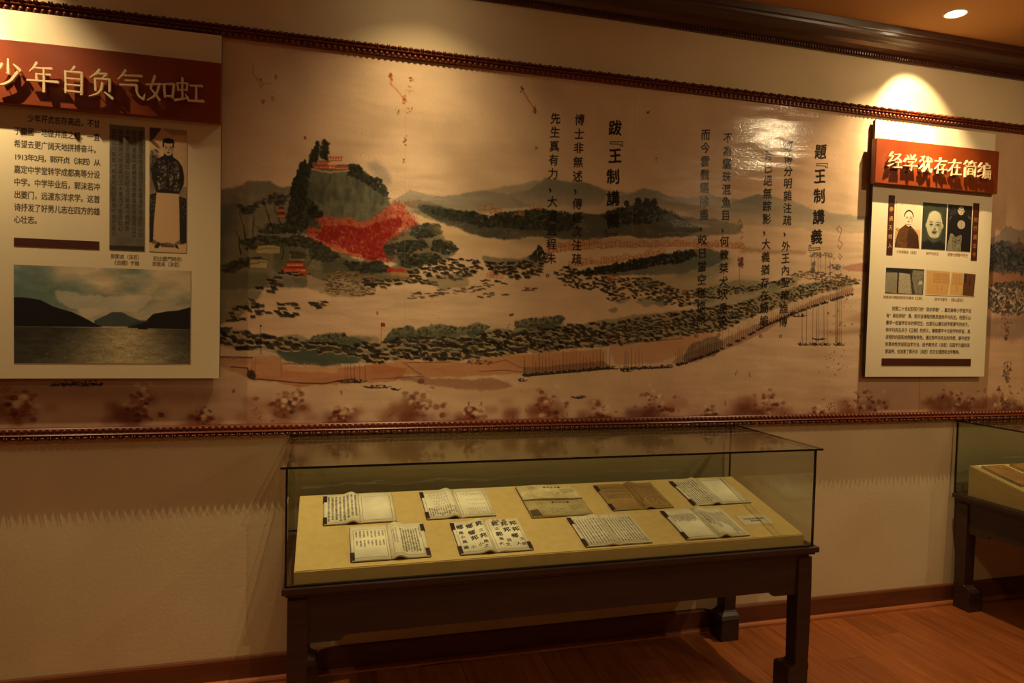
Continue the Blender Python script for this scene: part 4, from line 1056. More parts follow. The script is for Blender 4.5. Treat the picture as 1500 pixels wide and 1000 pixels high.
def spread(kind):
    cv = page_canvas((178, 142, 86) if kind == 7 else (246, 236, 206), 70 + kind); K = (46, 36, 34)
    L = (26, 300); R = (340, 614)
    if kind == 1:
        columns_of(cv, 24, 306, 44, 500, 8, 24, POOL, K, 1, .12, .9, .15); frame(cv, 344, 612, 66, 505, (84, 62, 66), 3)
    if kind == 2:
        frame(cv, *L, 50, 510); frame(cv, *R, 50, 510)
        for y0, n, a in ((90, 5, .35), (150, 7, .3), (210, 6, .3), (260, 7, .35), (310, 8, .3)): columns_of(cv, 60 + random.randint(0, 40), 250, y0, y0 + 34, n, 12, POOL, K, 1, .3, a + .2)
        columns_of(cv, 34, 294, 345, 420, 12, 17, POOL, K, 1, .3, .85); columns_of(cv, 34, 294, 425, 495, 12, 17, POOL, K, 1, .4, .85)
        for y0 in (90, 215, 300, 380, 440): columns_of(cv, 370 + random.randint(0, 60), 590, y0, y0 + random.choice([26, 60]), 9, 12, POOL, K, 1, .4, .45)
    if kind == 4:
        frame(cv, *L, 66, 500, w=3); frame(cv, 352, 606, 62, 500)
        columns_of(cv, 36, 294, 90, 210, 8, 18, POOL, K, 1, .2, .8); columns_of(cv, 36, 294, 240, 350, 8, 18, POOL, K, 1, .35, .85)
        columns_of(cv, 420, 580, 90, 486, 7, 19, POOL, K, 1, .1, .9); columns_of(cv, 585, 604, 80, 240, 1, 12, POOL, K, 1, 0, .7); columns_of(cv, 356, 400, 100, 360, 2, 16, POOL, K, 1, .4, .6)
    if kind == 5:
        frame(cv, *L, 50, 510); frame(cv, *R, 50, 510)
        big = [(70, 100), (160, 96), (250, 92), (160, 210), (168, 300), (250, 300), (400, 90), (490, 90), (575, 84), (490, 190), (576, 190), (400, 270), (540, 300)]
        for x, y in big: cv.text(random.choice('鄉邦郭'), x, y, 78, (36, 28, 34), .95, .03, .9, .14)
        for x, y in [(64, 200), (66, 270), (70, 350), (66, 440), (130, 440), (200, 420), (246, 210), (250, 400), (240, 470), (400, 180), (400, 350), (380, 430), (440, 440), (470, 370), (590, 360), (540, 430), (590, 440), (440, 36), (500, 34), (400, 34)]: cv.text(random.choice('人文風民國之大小'), x, y, 52, (40, 32, 36), .9, .02, .9, .14)
    if kind == 6:
        frame(cv, 20, 310, 60, 515, w=3); frame(cv, 330, 620, 60, 515, w=3)
        columns_of(cv, 22, 308, 72, 505, 10, 18, POOL, K, 1, 0, .95, 0, (90, 70, 60)); columns_of(cv, 332, 618, 72, 505, 10, 18, POOL, K, 1, 0, .95, 0, (90, 70, 60))
        for x in (100, 200, 420, 520, 580): cv.text(random.choice(POOL), x, 34, 20, K, .6)
    if kind == 7:
        frame(cv, *L, 50, 510, (60, 38, 34)); frame(cv, *R, 50, 510, (60, 38, 34), 3)
        for y0 in (66, 140, 214, 270): columns_of(cv, 36, 296, y0, y0 + 56, 14, 14, POOL, K, 1, .15, .85)
        columns_of(cv, 352, 606, 66, 490, 12, 15, POOL, K, 1, .35, .9)
    if kind == 8:
        frame(cv, *L, 44, 515, w=3); frame(cv, *R, 44, 515)
        columns_of(cv, 28, 298, 56, 505, 11, 17, POOL, K, 1, 0, .95, 0, (100, 78, 66)); columns_of(cv, 370, 560, 90, 420, 6, 13, POOL, K, 1, .5, .18)
    if kind == 9:
        frame(cv, *L, 96, 512); frame(cv, *R, 96, 512)
        columns_of(cv, 34, 294, 110, 250, 12, 17, POOL, K, 1, .3, .85); columns_of(cv, 350, 606, 110, 500, 12, 16, POOL, K, 1, .55, .9, 0, (110, 84, 70))
    cv.grain(.05, kind); return cv.a


def spread_map(lower):
    cv = Canvas(640, 300, (226, 206, 154)); cv.a *= 1 + (fbm(cv.h, cv.w, 90, 4, 90 + lower)[..., None] - .5) * .3
    K = (48, 38, 34)
    if lower: cv.wash([(0, 0), (640, 0), (640, 300), (0, 300)], (158, 140, 96), .55, 4, 0, .5); cv.wash([(0, 190), (90, 170), (110, 300), (0, 300)], (60, 46, 42), .7, 5, .3, .2)
    cv.stroke([(120, 20), (128, 280)], 2.4, K, .8); cv.stroke([(560, 10), (575, 290)], 2, K, .5)
    x = 130; y = 150 + lower * 10
    for r in range(4):
        pts = [(130 + i * 22, y + r * 26 + math.sin(i * .9 + r) * 16 + random.uniform(-8, 8)) for i in range(20)]; cv.stroke(pts, 1.8, K, .7)
    for _ in range(90): X = random.gauss(360, 110); Y = random.gauss(180, 36); cv.dab(X, Y, random.uniform(2, 8), random.uniform(1, 3), random.uniform(0, 3), random.choice([K, (96, 82, 60), (112, 104, 72)]), random.uniform(.3, .8))
    cv.wash([(440, 100), (600, 90), (610, 180), (460, 190)], (128, 124, 84), .4, 10, .3, .3); cv.wash([(130, 40), (180, 30), (180, 90), (140, 90)], (176, 96, 52), .35, 8)
    for i in range(5): cv.text('嘉定府全圖'[i], 300 + i * 40, 60 - lower * 20, 34, K, .9, .02, 1, .1)
    return cv.a


# ------------------------------------------------------------------ geometry helpers that need prints
def plate(name, x0, x1, y0, y1, z0, z1, mats, parent, **kw):
    """a thin board: front face (towards -y) carries material 0 with 0-1 uv, the other faces material 1"""
    bm = BM(); fs = box(bm, x0, x1, y0, y1, z0, z1)
    uv = bm.loops.layers.uv.new('uv')
    for i, f in enumerate(fs):
        f.material_index = 0 if i == 2 else 1
        for l in f.loops: l[uv].uv = ((l.vert.co.x - x0) / (x1 - x0), (l.vert.co.z - z0) / (z1 - z0))
    return obj(name, bm, mats, parent, **kw)


def bounds(px, y):
    """photo corner pixels of an upright rectangle at depth y -> x0, x1, z0, z1"""
    P = np.array([wall_at(a, b, y) for a, b in px])
    P = P[np.argsort(P[:, 0])]; x0 = P[:2, 0].mean(); x1 = P[2:, 0].mean(); z = np.sort(P[:, 1]); return x0, x1, z[:2].mean(), z[2:].mean()


# ================================================================== THE SETTING
XL, XR, YB = -3.6, 7.2, -5.2
bm = BM(); box(bm, XL - .1, XR + .1, 0, .15, 0, CEIL); obj('wall_back', bm, M_WALL, kind='structure')
bm = BM(); box(bm, XL - .1, XR + .1, YB - .15, YB, 0, CEIL); obj('wall_front', bm, M_WALL, kind='structure')
bm = BM(); box(bm, XL - .15, XL, YB, 0, 0, CEIL); obj('wall_left', bm, M_WALL, kind='structure')
bm = BM(); box(bm, XR, XR + .15, YB, 0, 0, CEIL); obj('wall_right', bm, M_WALL, kind='structure')
bm = BM(); box(bm, XL, XR, YB, 0, CEIL, CEIL + .1)
ceiling = obj('ceiling', bm, M_CEIL, kind='structure')
bm = BM(); box(bm, XL, XR, YB, 0, -.08, -.0125)
floor = obj('floor', bm, M_PLANK, kind='structure')
# laminate planks running towards the wall, each one a piece of the floor
PW, PL = .192, 1.28
shapes = {}
for i in range(int((XR - XL) / PW) + 1):
    x = XL + i * PW
    if x < -1.6 or x > 5.6: continue
    off = (i * .43) % 1 * PL
    y = -.004 - off
    segs = [(-.004, y)] if off > .05 else []
    while y > -2.9: segs.append((y, y - PL)); y -= PL
    for a, b in segs:
        L = round(a - b, 3)
        if L < .04: continue
        if L not in shapes:
            bm = BM(); box(bm, .0007, PW - .0007, -L + .0007, -.0007, -.0125, 0, .0012)
            me = bpy.data.meshes.new('plank'); bmesh.ops.recalc_face_normals(bm, faces=bm.faces); bm.to_mesh(me); bm.free(); me.materials.append(M_PLANK); shapes[L] = me
        o = bpy.data.objects.new('plank', shapes[L]); o.location = (x, a, 0); o.parent = floor; COL.objects.link(o)

bm = BM(); prism(bm, [(-.0, 0), (-.016, 0), (-.016, .104), (-.012, .112), (-.004, .115), (0, .115)], 'x', XL, XR)
base = obj('baseboard_back', bm, M_BASE, kind='structure')
bm = BM(); prism(bm, [(-.0155, .0005), (-.036, .0005), (-.035, .010), (-.030, .017), (-.022, .021), (-.0155, .021)], 'x', XL, XR)
obj('shoe_moulding', bm, M_SHOE, base)


def bead_moulding(name, zb, zt, up, dp):
    """picture-rail moulding: egg row towards the mural, fillet, then bead-and-reel on the outer side"""
    d = 1 if up else -1; z0 = zb if up else zt            # z0 = the side next to the mural
    prof = [(0, 0), (-.012, 0), (-.014, .003), (-.014, .020), (-.024, .022), (-.026, .025), (-.024, .028), (-.020, .030), (-.020, .042), (-.012, .045), (0, .045)]
    bm = BM(); prism(bm, [(a * dp, z0 + d * b) for a, b in prof], 'x', XL + .001, XR - .001)
    o = obj(name, bm, M_LACQ, kind='structure')
    def blob(bm, x, y, z, rx, ry, rz, n=7, m=4):
        rows = []
        for j in range(1, m):
            ph = math.pi * j / m
            rows.append([bm.verts.new((x + rx * math.cos(ph), y - ry * math.sin(ph) * math.sin(math.pi * i / (n - 1)), z + rz * math.sin(ph) * math.cos(math.pi * i / (n - 1)))) for i in range(n)])
        a = bm.verts.new((x + rx, y, z)); b = bm.verts.new((x - rx, y, z))
        for i in range(n - 1):
            bm.faces.new([a, rows[0][i], rows[0][i + 1]]); bm.faces.new([b, rows[-1][i + 1], rows[-1][i]])
            for j in range(m - 2): bm.faces.new([rows[j][i], rows[j + 1][i], rows[j + 1][i + 1], rows[j][i + 1]])
    bm = BM(); x = -2.0
    while x < 5.4: blob(bm, x, -.013 * dp, z0 + d * .0115, .0098, .011, .0105); x += .0247
    obj('egg_row', bm, M_LACQ, o, smooth=True, kind='stuff')
    bm = BM(); x = -2.0
    while x < 5.4:
        blob(bm, x, -.019 * dp, z0 + d * .038, .0155, .016, .0075); blob(bm, x + .0205, -.019 * dp, z0 + d * .038, .0045, .0185, .0105, 7, 5); blob(bm, x + .0295, -.019 * dp, z0 + d * .038, .0045, .0185, .0105, 7, 5)
        x += .046 + .0035
    obj('bead_and_reel_row', bm, M_LACQ, o, smooth=True, kind='stuff')
    return o


bead_moulding('trim_1', 2.725, 2.770, True, 1.15)
bead_moulding('trim_2', 1.072, 1.117, False, 1.85)

# cornice of dark lacquered wood
prof = [(0, 3.030), (-.014, 3.030), (-.018, 3.036), (-.018, 3.046), (-.012, 3.052), (-.020, 3.060), (-.040, 3.076), (-.062, 3.088), (-.082, 3.094), (-.112, 3.100), (-.122, 3.106), (-.124, 3.118), (-.136, 3.122), (-.140, 3.150), (0, 3.150)]
bm = BM(); prism(bm, prof, 'x', XL + .001, XR - .001); crown = obj('trim_3', bm, M_CROWN, kind='structure')
bm = BM(); x = -2
while x < 5.6:
    box(bm, x, x + .010, -.024, -.017, 3.034, 3.048, .0015); x += .0165
obj('carved_bead_row', bm, M_CROWN, crown, kind='stuff')

# ================================================================== MURAL
BUMP = [((2.2, 1, 9.0), .5, .012), ((90, 1, 90), .25, .002), ((420, 1, 420), .15, .001)]
m_main = image_mat('mural_print_main', paint_main(), .12, .3, BUMP)
m_right = image_mat('mural_print_right', paint_right(), .30, .5, BUMP)
plate('mural', MX0, MX1 - .0008, -.004, -.0003, MZ0 + .0055, MZ1 - .003, [m_main, M_SIDE], None, label='long printed ink landscape mural with red forest, dark hill and columns of calligraphy', cat='mural')
plate('mural', MX1 + .0008, MX2, -.004, -.0003, MZ0 + .0055, MZ1 - .003, [m_right, M_SIDE], None, label='separate mural sheet with dark trees and a pagoda, right of the narrow information board', cat='mural')

# ================================================================== BRUSH LETTERS
LET = {
 '少': [[(52, 96, 5), (52, 62, 7), (52, 46, 6), (45, 50, 1)], [(34, 78, 7), (28, 64, 6), (16, 50, 2)], [(68, 80, 3), (80, 70, 7), (88, 60, 8)], [(80, 54, 8), (62, 26, 7), (40, 10, 6), (12, 0, 2)]],
 '年': [[(32, 98, 7), (24, 82, 6), (10, 66, 2)], [(28, 80, 4), (52, 81, 5), (78, 83, 7)], [(30, 59, 4), (52, 60, 4), (74, 61, 6)], [(31, 60, 5), (32, 37, 6)], [(3, 35, 5), (50, 37, 5), (97, 38, 8)], [(54, 80, 5), (54, 40, 6), (54, 0, 7)]],
 '自': [[(54, 99, 7), (48, 90, 5), (40, 82, 2)], [(25, 80, 6), (26, 44, 5), (26, 6, 6)], [(25, 79, 4), (50, 80, 5), (76, 81, 7), (76, 40, 6), (75, 4, 7)], [(28, 56, 4), (73, 57, 4)], [(28, 34, 4), (73, 35, 4)], [(28, 12, 5), (73, 12, 5)]],
 '负': [[(42, 99, 7), (30, 84, 6), (10, 68, 2)], [(36, 86, 4), (66, 87, 6), (58, 78, 5), (48, 68, 3)], [(28, 67, 6), (29, 26, 5)], [(28, 67, 4), (50, 68, 5), (74, 69, 7), (74, 26, 6)], [(51, 54, 6), (48, 34, 6), (34, 14, 5), (8, 2, 2)], [(58, 22, 4), (72, 12, 7), (84, 2, 8)]],
 '气': [[(32, 99, 7), (22, 82, 6), (6, 64, 2)], [(28, 81, 4), (56, 83, 5), (84, 85, 7)], [(30, 64, 4), (50, 65, 4), (72, 67, 6)], [(14, 46, 5), (40, 48, 5), (68, 50, 8), (68, 30, 6), (76, 12, 6), (90, 2, 7), (95, 22, 1)]],
 '如': [[(30, 94, 7), (24, 74, 6), (16, 48, 5), (30, 32, 6), (46, 10, 8)], [(46, 68, 6), (38, 38, 6), (24, 18, 5), (4, 4, 2)], [(2, 60, 4), (28, 64, 5), (54, 67, 6)], [(61, 68, 6), (64, 22, 6)], [(61, 68, 4), (78, 70, 5), (94, 72, 7), (89, 22, 6)], [(64, 26, 5), (88, 28, 5)]],
 '虹': [[(10, 74, 5), (13, 48, 5)], [(10, 74, 4), (28, 76, 4), (44, 77, 6), (41, 50, 5)], [(13, 50, 4), (40, 52, 4)], [(27, 94, 6), (27, 50, 5), (27, 18, 5)], [(2, 12, 7), (22, 17, 5), (46, 26, 2)], [(38, 36, 3), (44, 26, 6), (49, 15, 7)], [(54, 70, 5), (74, 71, 5), (94, 73, 7)], [(74, 70, 5), (74, 18, 6)], [(47, 15, 5), (74, 16, 5), (99, 18, 8)]],
 '经': [[(30, 96, 7), (20, 84, 6), (8, 70, 4), (32, 72, 4)], [(34, 74, 5), (22, 56, 5), (6, 40, 4), (36, 48, 2)], [(2, 14, 8), (18, 20, 5), (40, 30, 2)], [(48, 84, 4), (66, 86, 4), (86, 88, 7), (66, 64, 6), (40, 46, 2)], [(64, 66, 4), (80, 54, 7), (94, 46, 8)], [(50, 38, 4), (68, 39, 4), (88, 41, 6)], [(69, 38, 5), (69, 10, 6)], [(42, 7, 5), (70, 9, 5), (98, 11, 8)]],
 '学': [[(20, 94, 3), (26, 86, 6), (31, 77, 7)], [(46, 99, 3), (50, 90, 6), (54, 81, 7)], [(82, 98, 7), (74, 88, 5), (64, 78, 2)], [(15, 74, 5), (11, 64, 7), (5, 55, 6)], [(14, 69, 4), (50, 72, 4), (90, 74, 7), (80, 56, 2)], [(30, 54, 4), (50, 55, 4), (70, 57, 6), (52, 42, 3)], [(52, 44, 5), (55, 24, 7), (54, 4, 6), (40, 12, 1)], [(4, 30, 5), (50, 33, 5), (96, 35, 8)]],
 '犹': [[(38, 96, 7), (26, 80, 6), (8, 64, 2)], [(14, 94, 4), (30, 72, 6), (37, 44, 7), (34, 14, 7), (26, 2, 6), (14, 14, 1)], [(34, 52, 5), (22, 34, 5), (4, 20, 2)], [(44, 65, 5), (70, 68, 5), (96, 70, 7)], [(66, 95, 6), (65, 66, 6), (58, 34, 6), (38, 4, 2)], [(75, 66, 5), (74, 30, 6), (78, 8, 7), (92, 6, 6), (98, 28, 1)], [(80, 92, 3), (86, 84, 6), (92, 76, 7)]],
 '存': [[(8, 77, 5), (50, 80, 5), (92, 83, 7)], [(48, 98, 7), (40, 72, 6), (26, 48, 5), (4, 28, 2)], [(27, 54, 5), (27, 4, 6)], [(46, 57, 4), (62, 58, 4), (80, 60, 6), (62, 44, 3)], [(62, 46, 5), (66, 26, 7), (64, 4, 6), (52, 12, 1)], [(38, 27, 5), (66, 29, 5), (96, 31, 7)]],
 '在': [[(6, 77, 5), (50, 80, 5), (94, 83, 7)], [(48, 98, 7), (38, 70, 6), (24, 44, 5), (2, 24, 2)], [(26, 52, 5), (26, 0, 6)], [(44, 50, 4), (64, 52, 4), (86, 53, 6)], [(65, 70, 5), (65, 12, 6)], [(36, 9, 5), (66, 10, 5), (98, 12, 8)]],
 '简': [[(26, 99, 7), (18, 88, 5), (6, 76, 2)], [(20, 89, 4), (46, 92, 5)], [(32, 87, 3), (39, 76, 6)], [(66, 99, 7), (58, 88, 5), (48, 78, 2)], [(62, 89, 4), (95, 92, 5)], [(76, 87, 3), (84, 76, 6)], [(14, 70, 4), (20, 65, 6), (26, 59, 6)], [(14, 56, 5), (14, 0, 6)], [(36, 66, 4), (62, 67, 4), (90, 68, 7), (89, 30, 6), (88, 3, 6), (76, 10, 1)], [(36, 50, 5), (36, 14, 5)], [(36, 50, 4), (67, 51, 5), (66, 14, 5)], [(38, 34, 4), (64, 34, 4)], [(38, 18, 4), (65, 18, 4)]],
 '编': [[(28, 96, 7), (18, 84, 6), (6, 70, 4), (30, 72, 4)], [(32, 74, 5), (20, 56, 5), (4, 40, 4), (34, 48, 2)], [(0, 12, 8), (18, 19, 5), (38, 28, 2)], [(66, 99, 4), (71, 93, 6), (75, 87, 7)], [(50, 82, 4), (70, 83, 4), (91, 84, 6), (90, 66, 5)], [(52, 66, 4), (89, 67, 4)], [(51, 82, 5), (50, 46, 6), (46, 22, 5), (36, 4, 2)], [(55, 49, 4), (55, 2, 5)], [(55, 49, 4), (75, 50, 4), (96, 51, 6), (95, 0, 5)], [(57, 28, 3), (93, 28, 3)], [(68, 49, 4), (68, 6, 4)], [(81, 49, 4), (81, 6, 4)]],
}


def letter(ch, cx, cz, size, yb, yf, fat, parent, ypin):
    """brush character as solid lettering; every stroke a swelling ribbon"""
    bm = BM()
    for si, st in enumerate(LET[ch]):
        yfs = yf - .00025 * si
        P = np.array(st, float); n = len(P); Q = []
        for i in range(n - 1):
            p0, p1, p2, p3 = P[max(i - 1, 0)], P[i], P[i + 1], P[min(i + 2, n - 1)]
            # sharp turns stay sharp
            for k in range(4):
                t = k / 4
                d1 = p1[:2] - p0[:2]; d2 = p2[:2] - p1[:2]; d3 = p3[:2] - p2[:2]
                q = p1 * (1 - t) + p2 * t
                if np.dot(d1, d2) > 0.6 * np.linalg.norm(d1) * np.linalg.norm(d2) + 1e-6 and np.dot(d2, d3) > 0.6 * np.linalg.norm(d2) * np.linalg.norm(d3):
                    q = .5 * ((2 * p1) + (-p0 + p2) * t + (2 * p0 - 5 * p1 + 4 * p2 - p3) * t * t + (-p0 + 3 * p1 - 3 * p2 + p3) * t ** 3)
                Q.append(q)
        Q.append(P[-1]); Q = np.array(Q)
        d = np.gradient(Q[:, :2], axis=0); d /= (np.linalg.norm(d, axis=1)[:, None] + 1e-9)
        nr = np.stack([-d[:, 1], d[:, 0]], 1); w = Q[:, 2:3] * fat * .5
        # pressed start and end
        a = Q[0, :2] - d[0] * w[0] * .7; b = Q[-1, :2] + d[-1] * w[-1] * .6
        Lf = [a + nr[0] * w[0] * .3] + list(Q[:, :2] + nr * w) + [b + nr[-1] * w[-1] * .2]
        Rt = [a - nr[0] * w[0] * .8] + list(Q[:, :2] - nr * w) + [b - nr[-1] * w[-1] * .9]
        def X(p, y): return bm.verts.new((cx + (p[0] - 50) / 100 * size, y, cz + (p[1] - 50) / 100 * size))
        fl = [X(p, yfs) for p in Lf]; fr = [X(p, yfs) for p in Rt]; bl = [X(p, yb) for p in Lf]; br = [X(p, yb) for p in Rt]
        m = len(fl)
        for i in range(m - 1):
            bm.faces.new([fl[i], fl[i + 1], fr[i + 1], fr[i]]); bm.faces.new([fl[i], bl[i], bl[i + 1], fl[i + 1]]); bm.faces.new([fr[i + 1], br[i + 1], br[i], fr[i]])
        bm.faces.new([fl[0], fr[0], br[0], bl[0]]); bm.faces.new([fl[-1], bl[-1], br[-1], fr[-1]])
    for st in (LET[ch][-1], LET[ch][-2]):       # mounting pins behind the letter
        q = st[len(st) // 2]; X0 = cx + (q[0] - 50) / 100 * size; Z0 = cz + (q[1] - 50) / 100 * size
        box(bm, X0 - .0012, X0 + .0012, yb, ypin, Z0 - .0012, Z0 + .0012)
    return obj('letter', bm, M_GOLD, parent)


# ================================================================== INFORMATION BOARDS
PY = -.036       # front face of the boards


def board(label, corners, head_corners, painter, letters, lcent, size, fat, extra_left=0.0):
    x0, x1, z0, z1 = bounds(corners, PY)
    x0 -= extra_left
    root = empty('information_board', ((x0 + x1) / 2, 0, z0), label, 'board', 'information boards on the mural')
    inv = (-(x0 + x1) / 2, -z0)
    ox, oz = inv
    m = image_mat('print', painter(x0, x1, z0, z1, PY), .5, .4)
    plate('board_panel', x0 + ox, x1 + ox, PY, -.016, z0 + oz, z1 + oz, [m, M_SIDE], root)
    bm = BM()
    box(bm, x0 + ox + .03, x1 + ox - .03, -.016, -.0045, z0 + oz + .03, z1 + oz - .03); obj('mounting_frame', bm, M_SIDE, root)
    hx0, hx1, hz0, hz1 = bounds(head_corners, PY - .034); hx0 -= extra_left
    bm = BM(); box(bm, hx0 + ox, hx1 + ox, PY - .034, PY, hz0 + oz, hz1 + oz, .003)
    hd = obj('header_board', bm, M_HEAD, root)
    for ch, (px, py) in zip(letters, lcent):
        x, z = wall_at(px, py, PY - .056)
        letter(ch, x + ox, z + oz, size, PY - .048, PY - .058, fat, hd, PY - .034)
    return root, ox, oz


def printed(root, ox, oz, name, px, arr=None, mt=None, y=PY, t=.0012, label=None):
    x0, x1, z0, z1 = bounds(px, y)
    m = mt or image_mat(name + '_print', arr, .42, .4)
    o = plate(name, x0 + ox, x1 + ox, y - t, y, z0 + oz, z1 + oz, [m, M_SIDE if mt is None else mt], root)
    if label: o['label'] = label
    return o


rootL, ox, oz = board('wide cream information board at the left end with a lake photograph and red header', [(0, 9), (327, 56), (319, 555), (0, 553)], [(0, 57), (325.5, 91.5), (323, 176), (0, 154.5)], paint_left_board,
                      '少年自负气如虹', [(11, 106), (62.5, 113), (107.5, 118), (149.5, 123), (192, 124), (235.5, 130), (277, 133)], .108, 1.15, .34)
printed(rootL, ox, oz, 'manuscript_print', [(161, 181), (213, 188), (210.5, 367.5), (160, 366)], paint_manuscript(), label='dark photograph of a brush-written manuscript page')
printed(rootL, ox, oz, 'portrait_print', [(220.5, 184.5), (275, 193), (272, 370), (217.5, 368.5)], paint_standing_portrait(), label='tall photograph of a standing person in a dark jacket and pale gown')
printed(rootL, ox, oz, 'landscape_print', [(20.5, 390.5), (280, 394), (278, 533), (20.5, 531)], paint_lake(), label='wide photograph of a lake between dark mountains')
printed(rootL, ox, oz, 'printed_bar', [(20.5, 348.5), (145, 353), (145, 365.5), (20.5, 360.5)], mt=M_BAR)

rootR, ox, oz = board('narrow cream information board at the right with three small portraits under a bright red header', [(1282, 175), (1459, 196.5), (1441, 552), (1268, 551)], [(1284.5, 201), (1464, 222), (1461, 283.5), (1281.5, 268)], paint_right_board,
                      '经学犹存在简编', [(1311.5, 234.5), (1334, 238.5), (1356, 240.5), (1378.5, 243), (1399, 245.5), (1421, 247.5), (1442, 250)], .089, 1.35)
printed(rootR, ox, oz, 'portrait_print', [(1313, 293), (1349.5, 298.5), (1347, 363.5), (1311, 361.5)], paint_sepia_portrait(), label='sepia photograph of a young person in a dark robe')
printed(rootR, ox, oz, 'portrait_print', [(1352, 295.5), (1387, 299.5), (1384, 366.5), (1349.5, 364)], paint_face_portrait(), label='greenish photograph of a bald head on a dark ground')
printed(rootR, ox, oz, 'portrait_print', [(1388.5, 298.5), (1424, 302.5), (1421, 369), (1386.5, 366.5)], paint_robed_portrait(), label='dark photograph of a seated robed person with a round chest badge')
printed(rootR, ox, oz, 'notebook_print', [(1298, 391.5), (1353.5, 394.5), (1352, 431.5), (1296.5, 428.5)], paint_notebook_photo(), label='grey photograph of open notebooks')
printed(rootR, ox, oz, 'book_print', [(1356.5, 394.5), (1429, 398), (1427.5, 434.5), (1355.5, 431.5)], paint_books_photo(), label='photograph of yellow pages and a brown cover')


def couplet(chars, seed):
    cv = unit_canvas(90, 760, (74, 34, 22)); cv.a *= 1 + (fbm(cv.h, cv.w, 30, 3, seed)[..., None] - .5) * .2
    for i, ch in enumerate(chars): cv.text(ch, 45, 180 + i * 115 + (40 if seed == 2 else 0), 66, (196, 150, 84), .9 if seed == 1 else .6, .02, .9, .1)
    return cv.a


printed(rootR, ox, oz, 'couplet_strip', [(1301.5, 285.5), (1310.5, 286.5), (1307.5, 374), (1298.5, 373)], couplet('學通天地人', 1))
printed(rootR, ox, oz, 'couplet_strip', [(1425.5, 297), (1434.5, 298), (1430.5, 382), (1422, 381)], couplet('知行通古今', 2))
printed(rootR, ox, oz, 'printed_bar', [(1291.5, 524.5), (1422, 525.5), (1421.5, 536), (1291, 535.5)], mt=M_BAR)

# ================================================================== DISPLAY CASES
CX0, CX1 = -.131, 2.048            # tabletop left and right edge
CYF, CYB = -.667, -.020            # tabletop front and back edge
LEGY = -.63


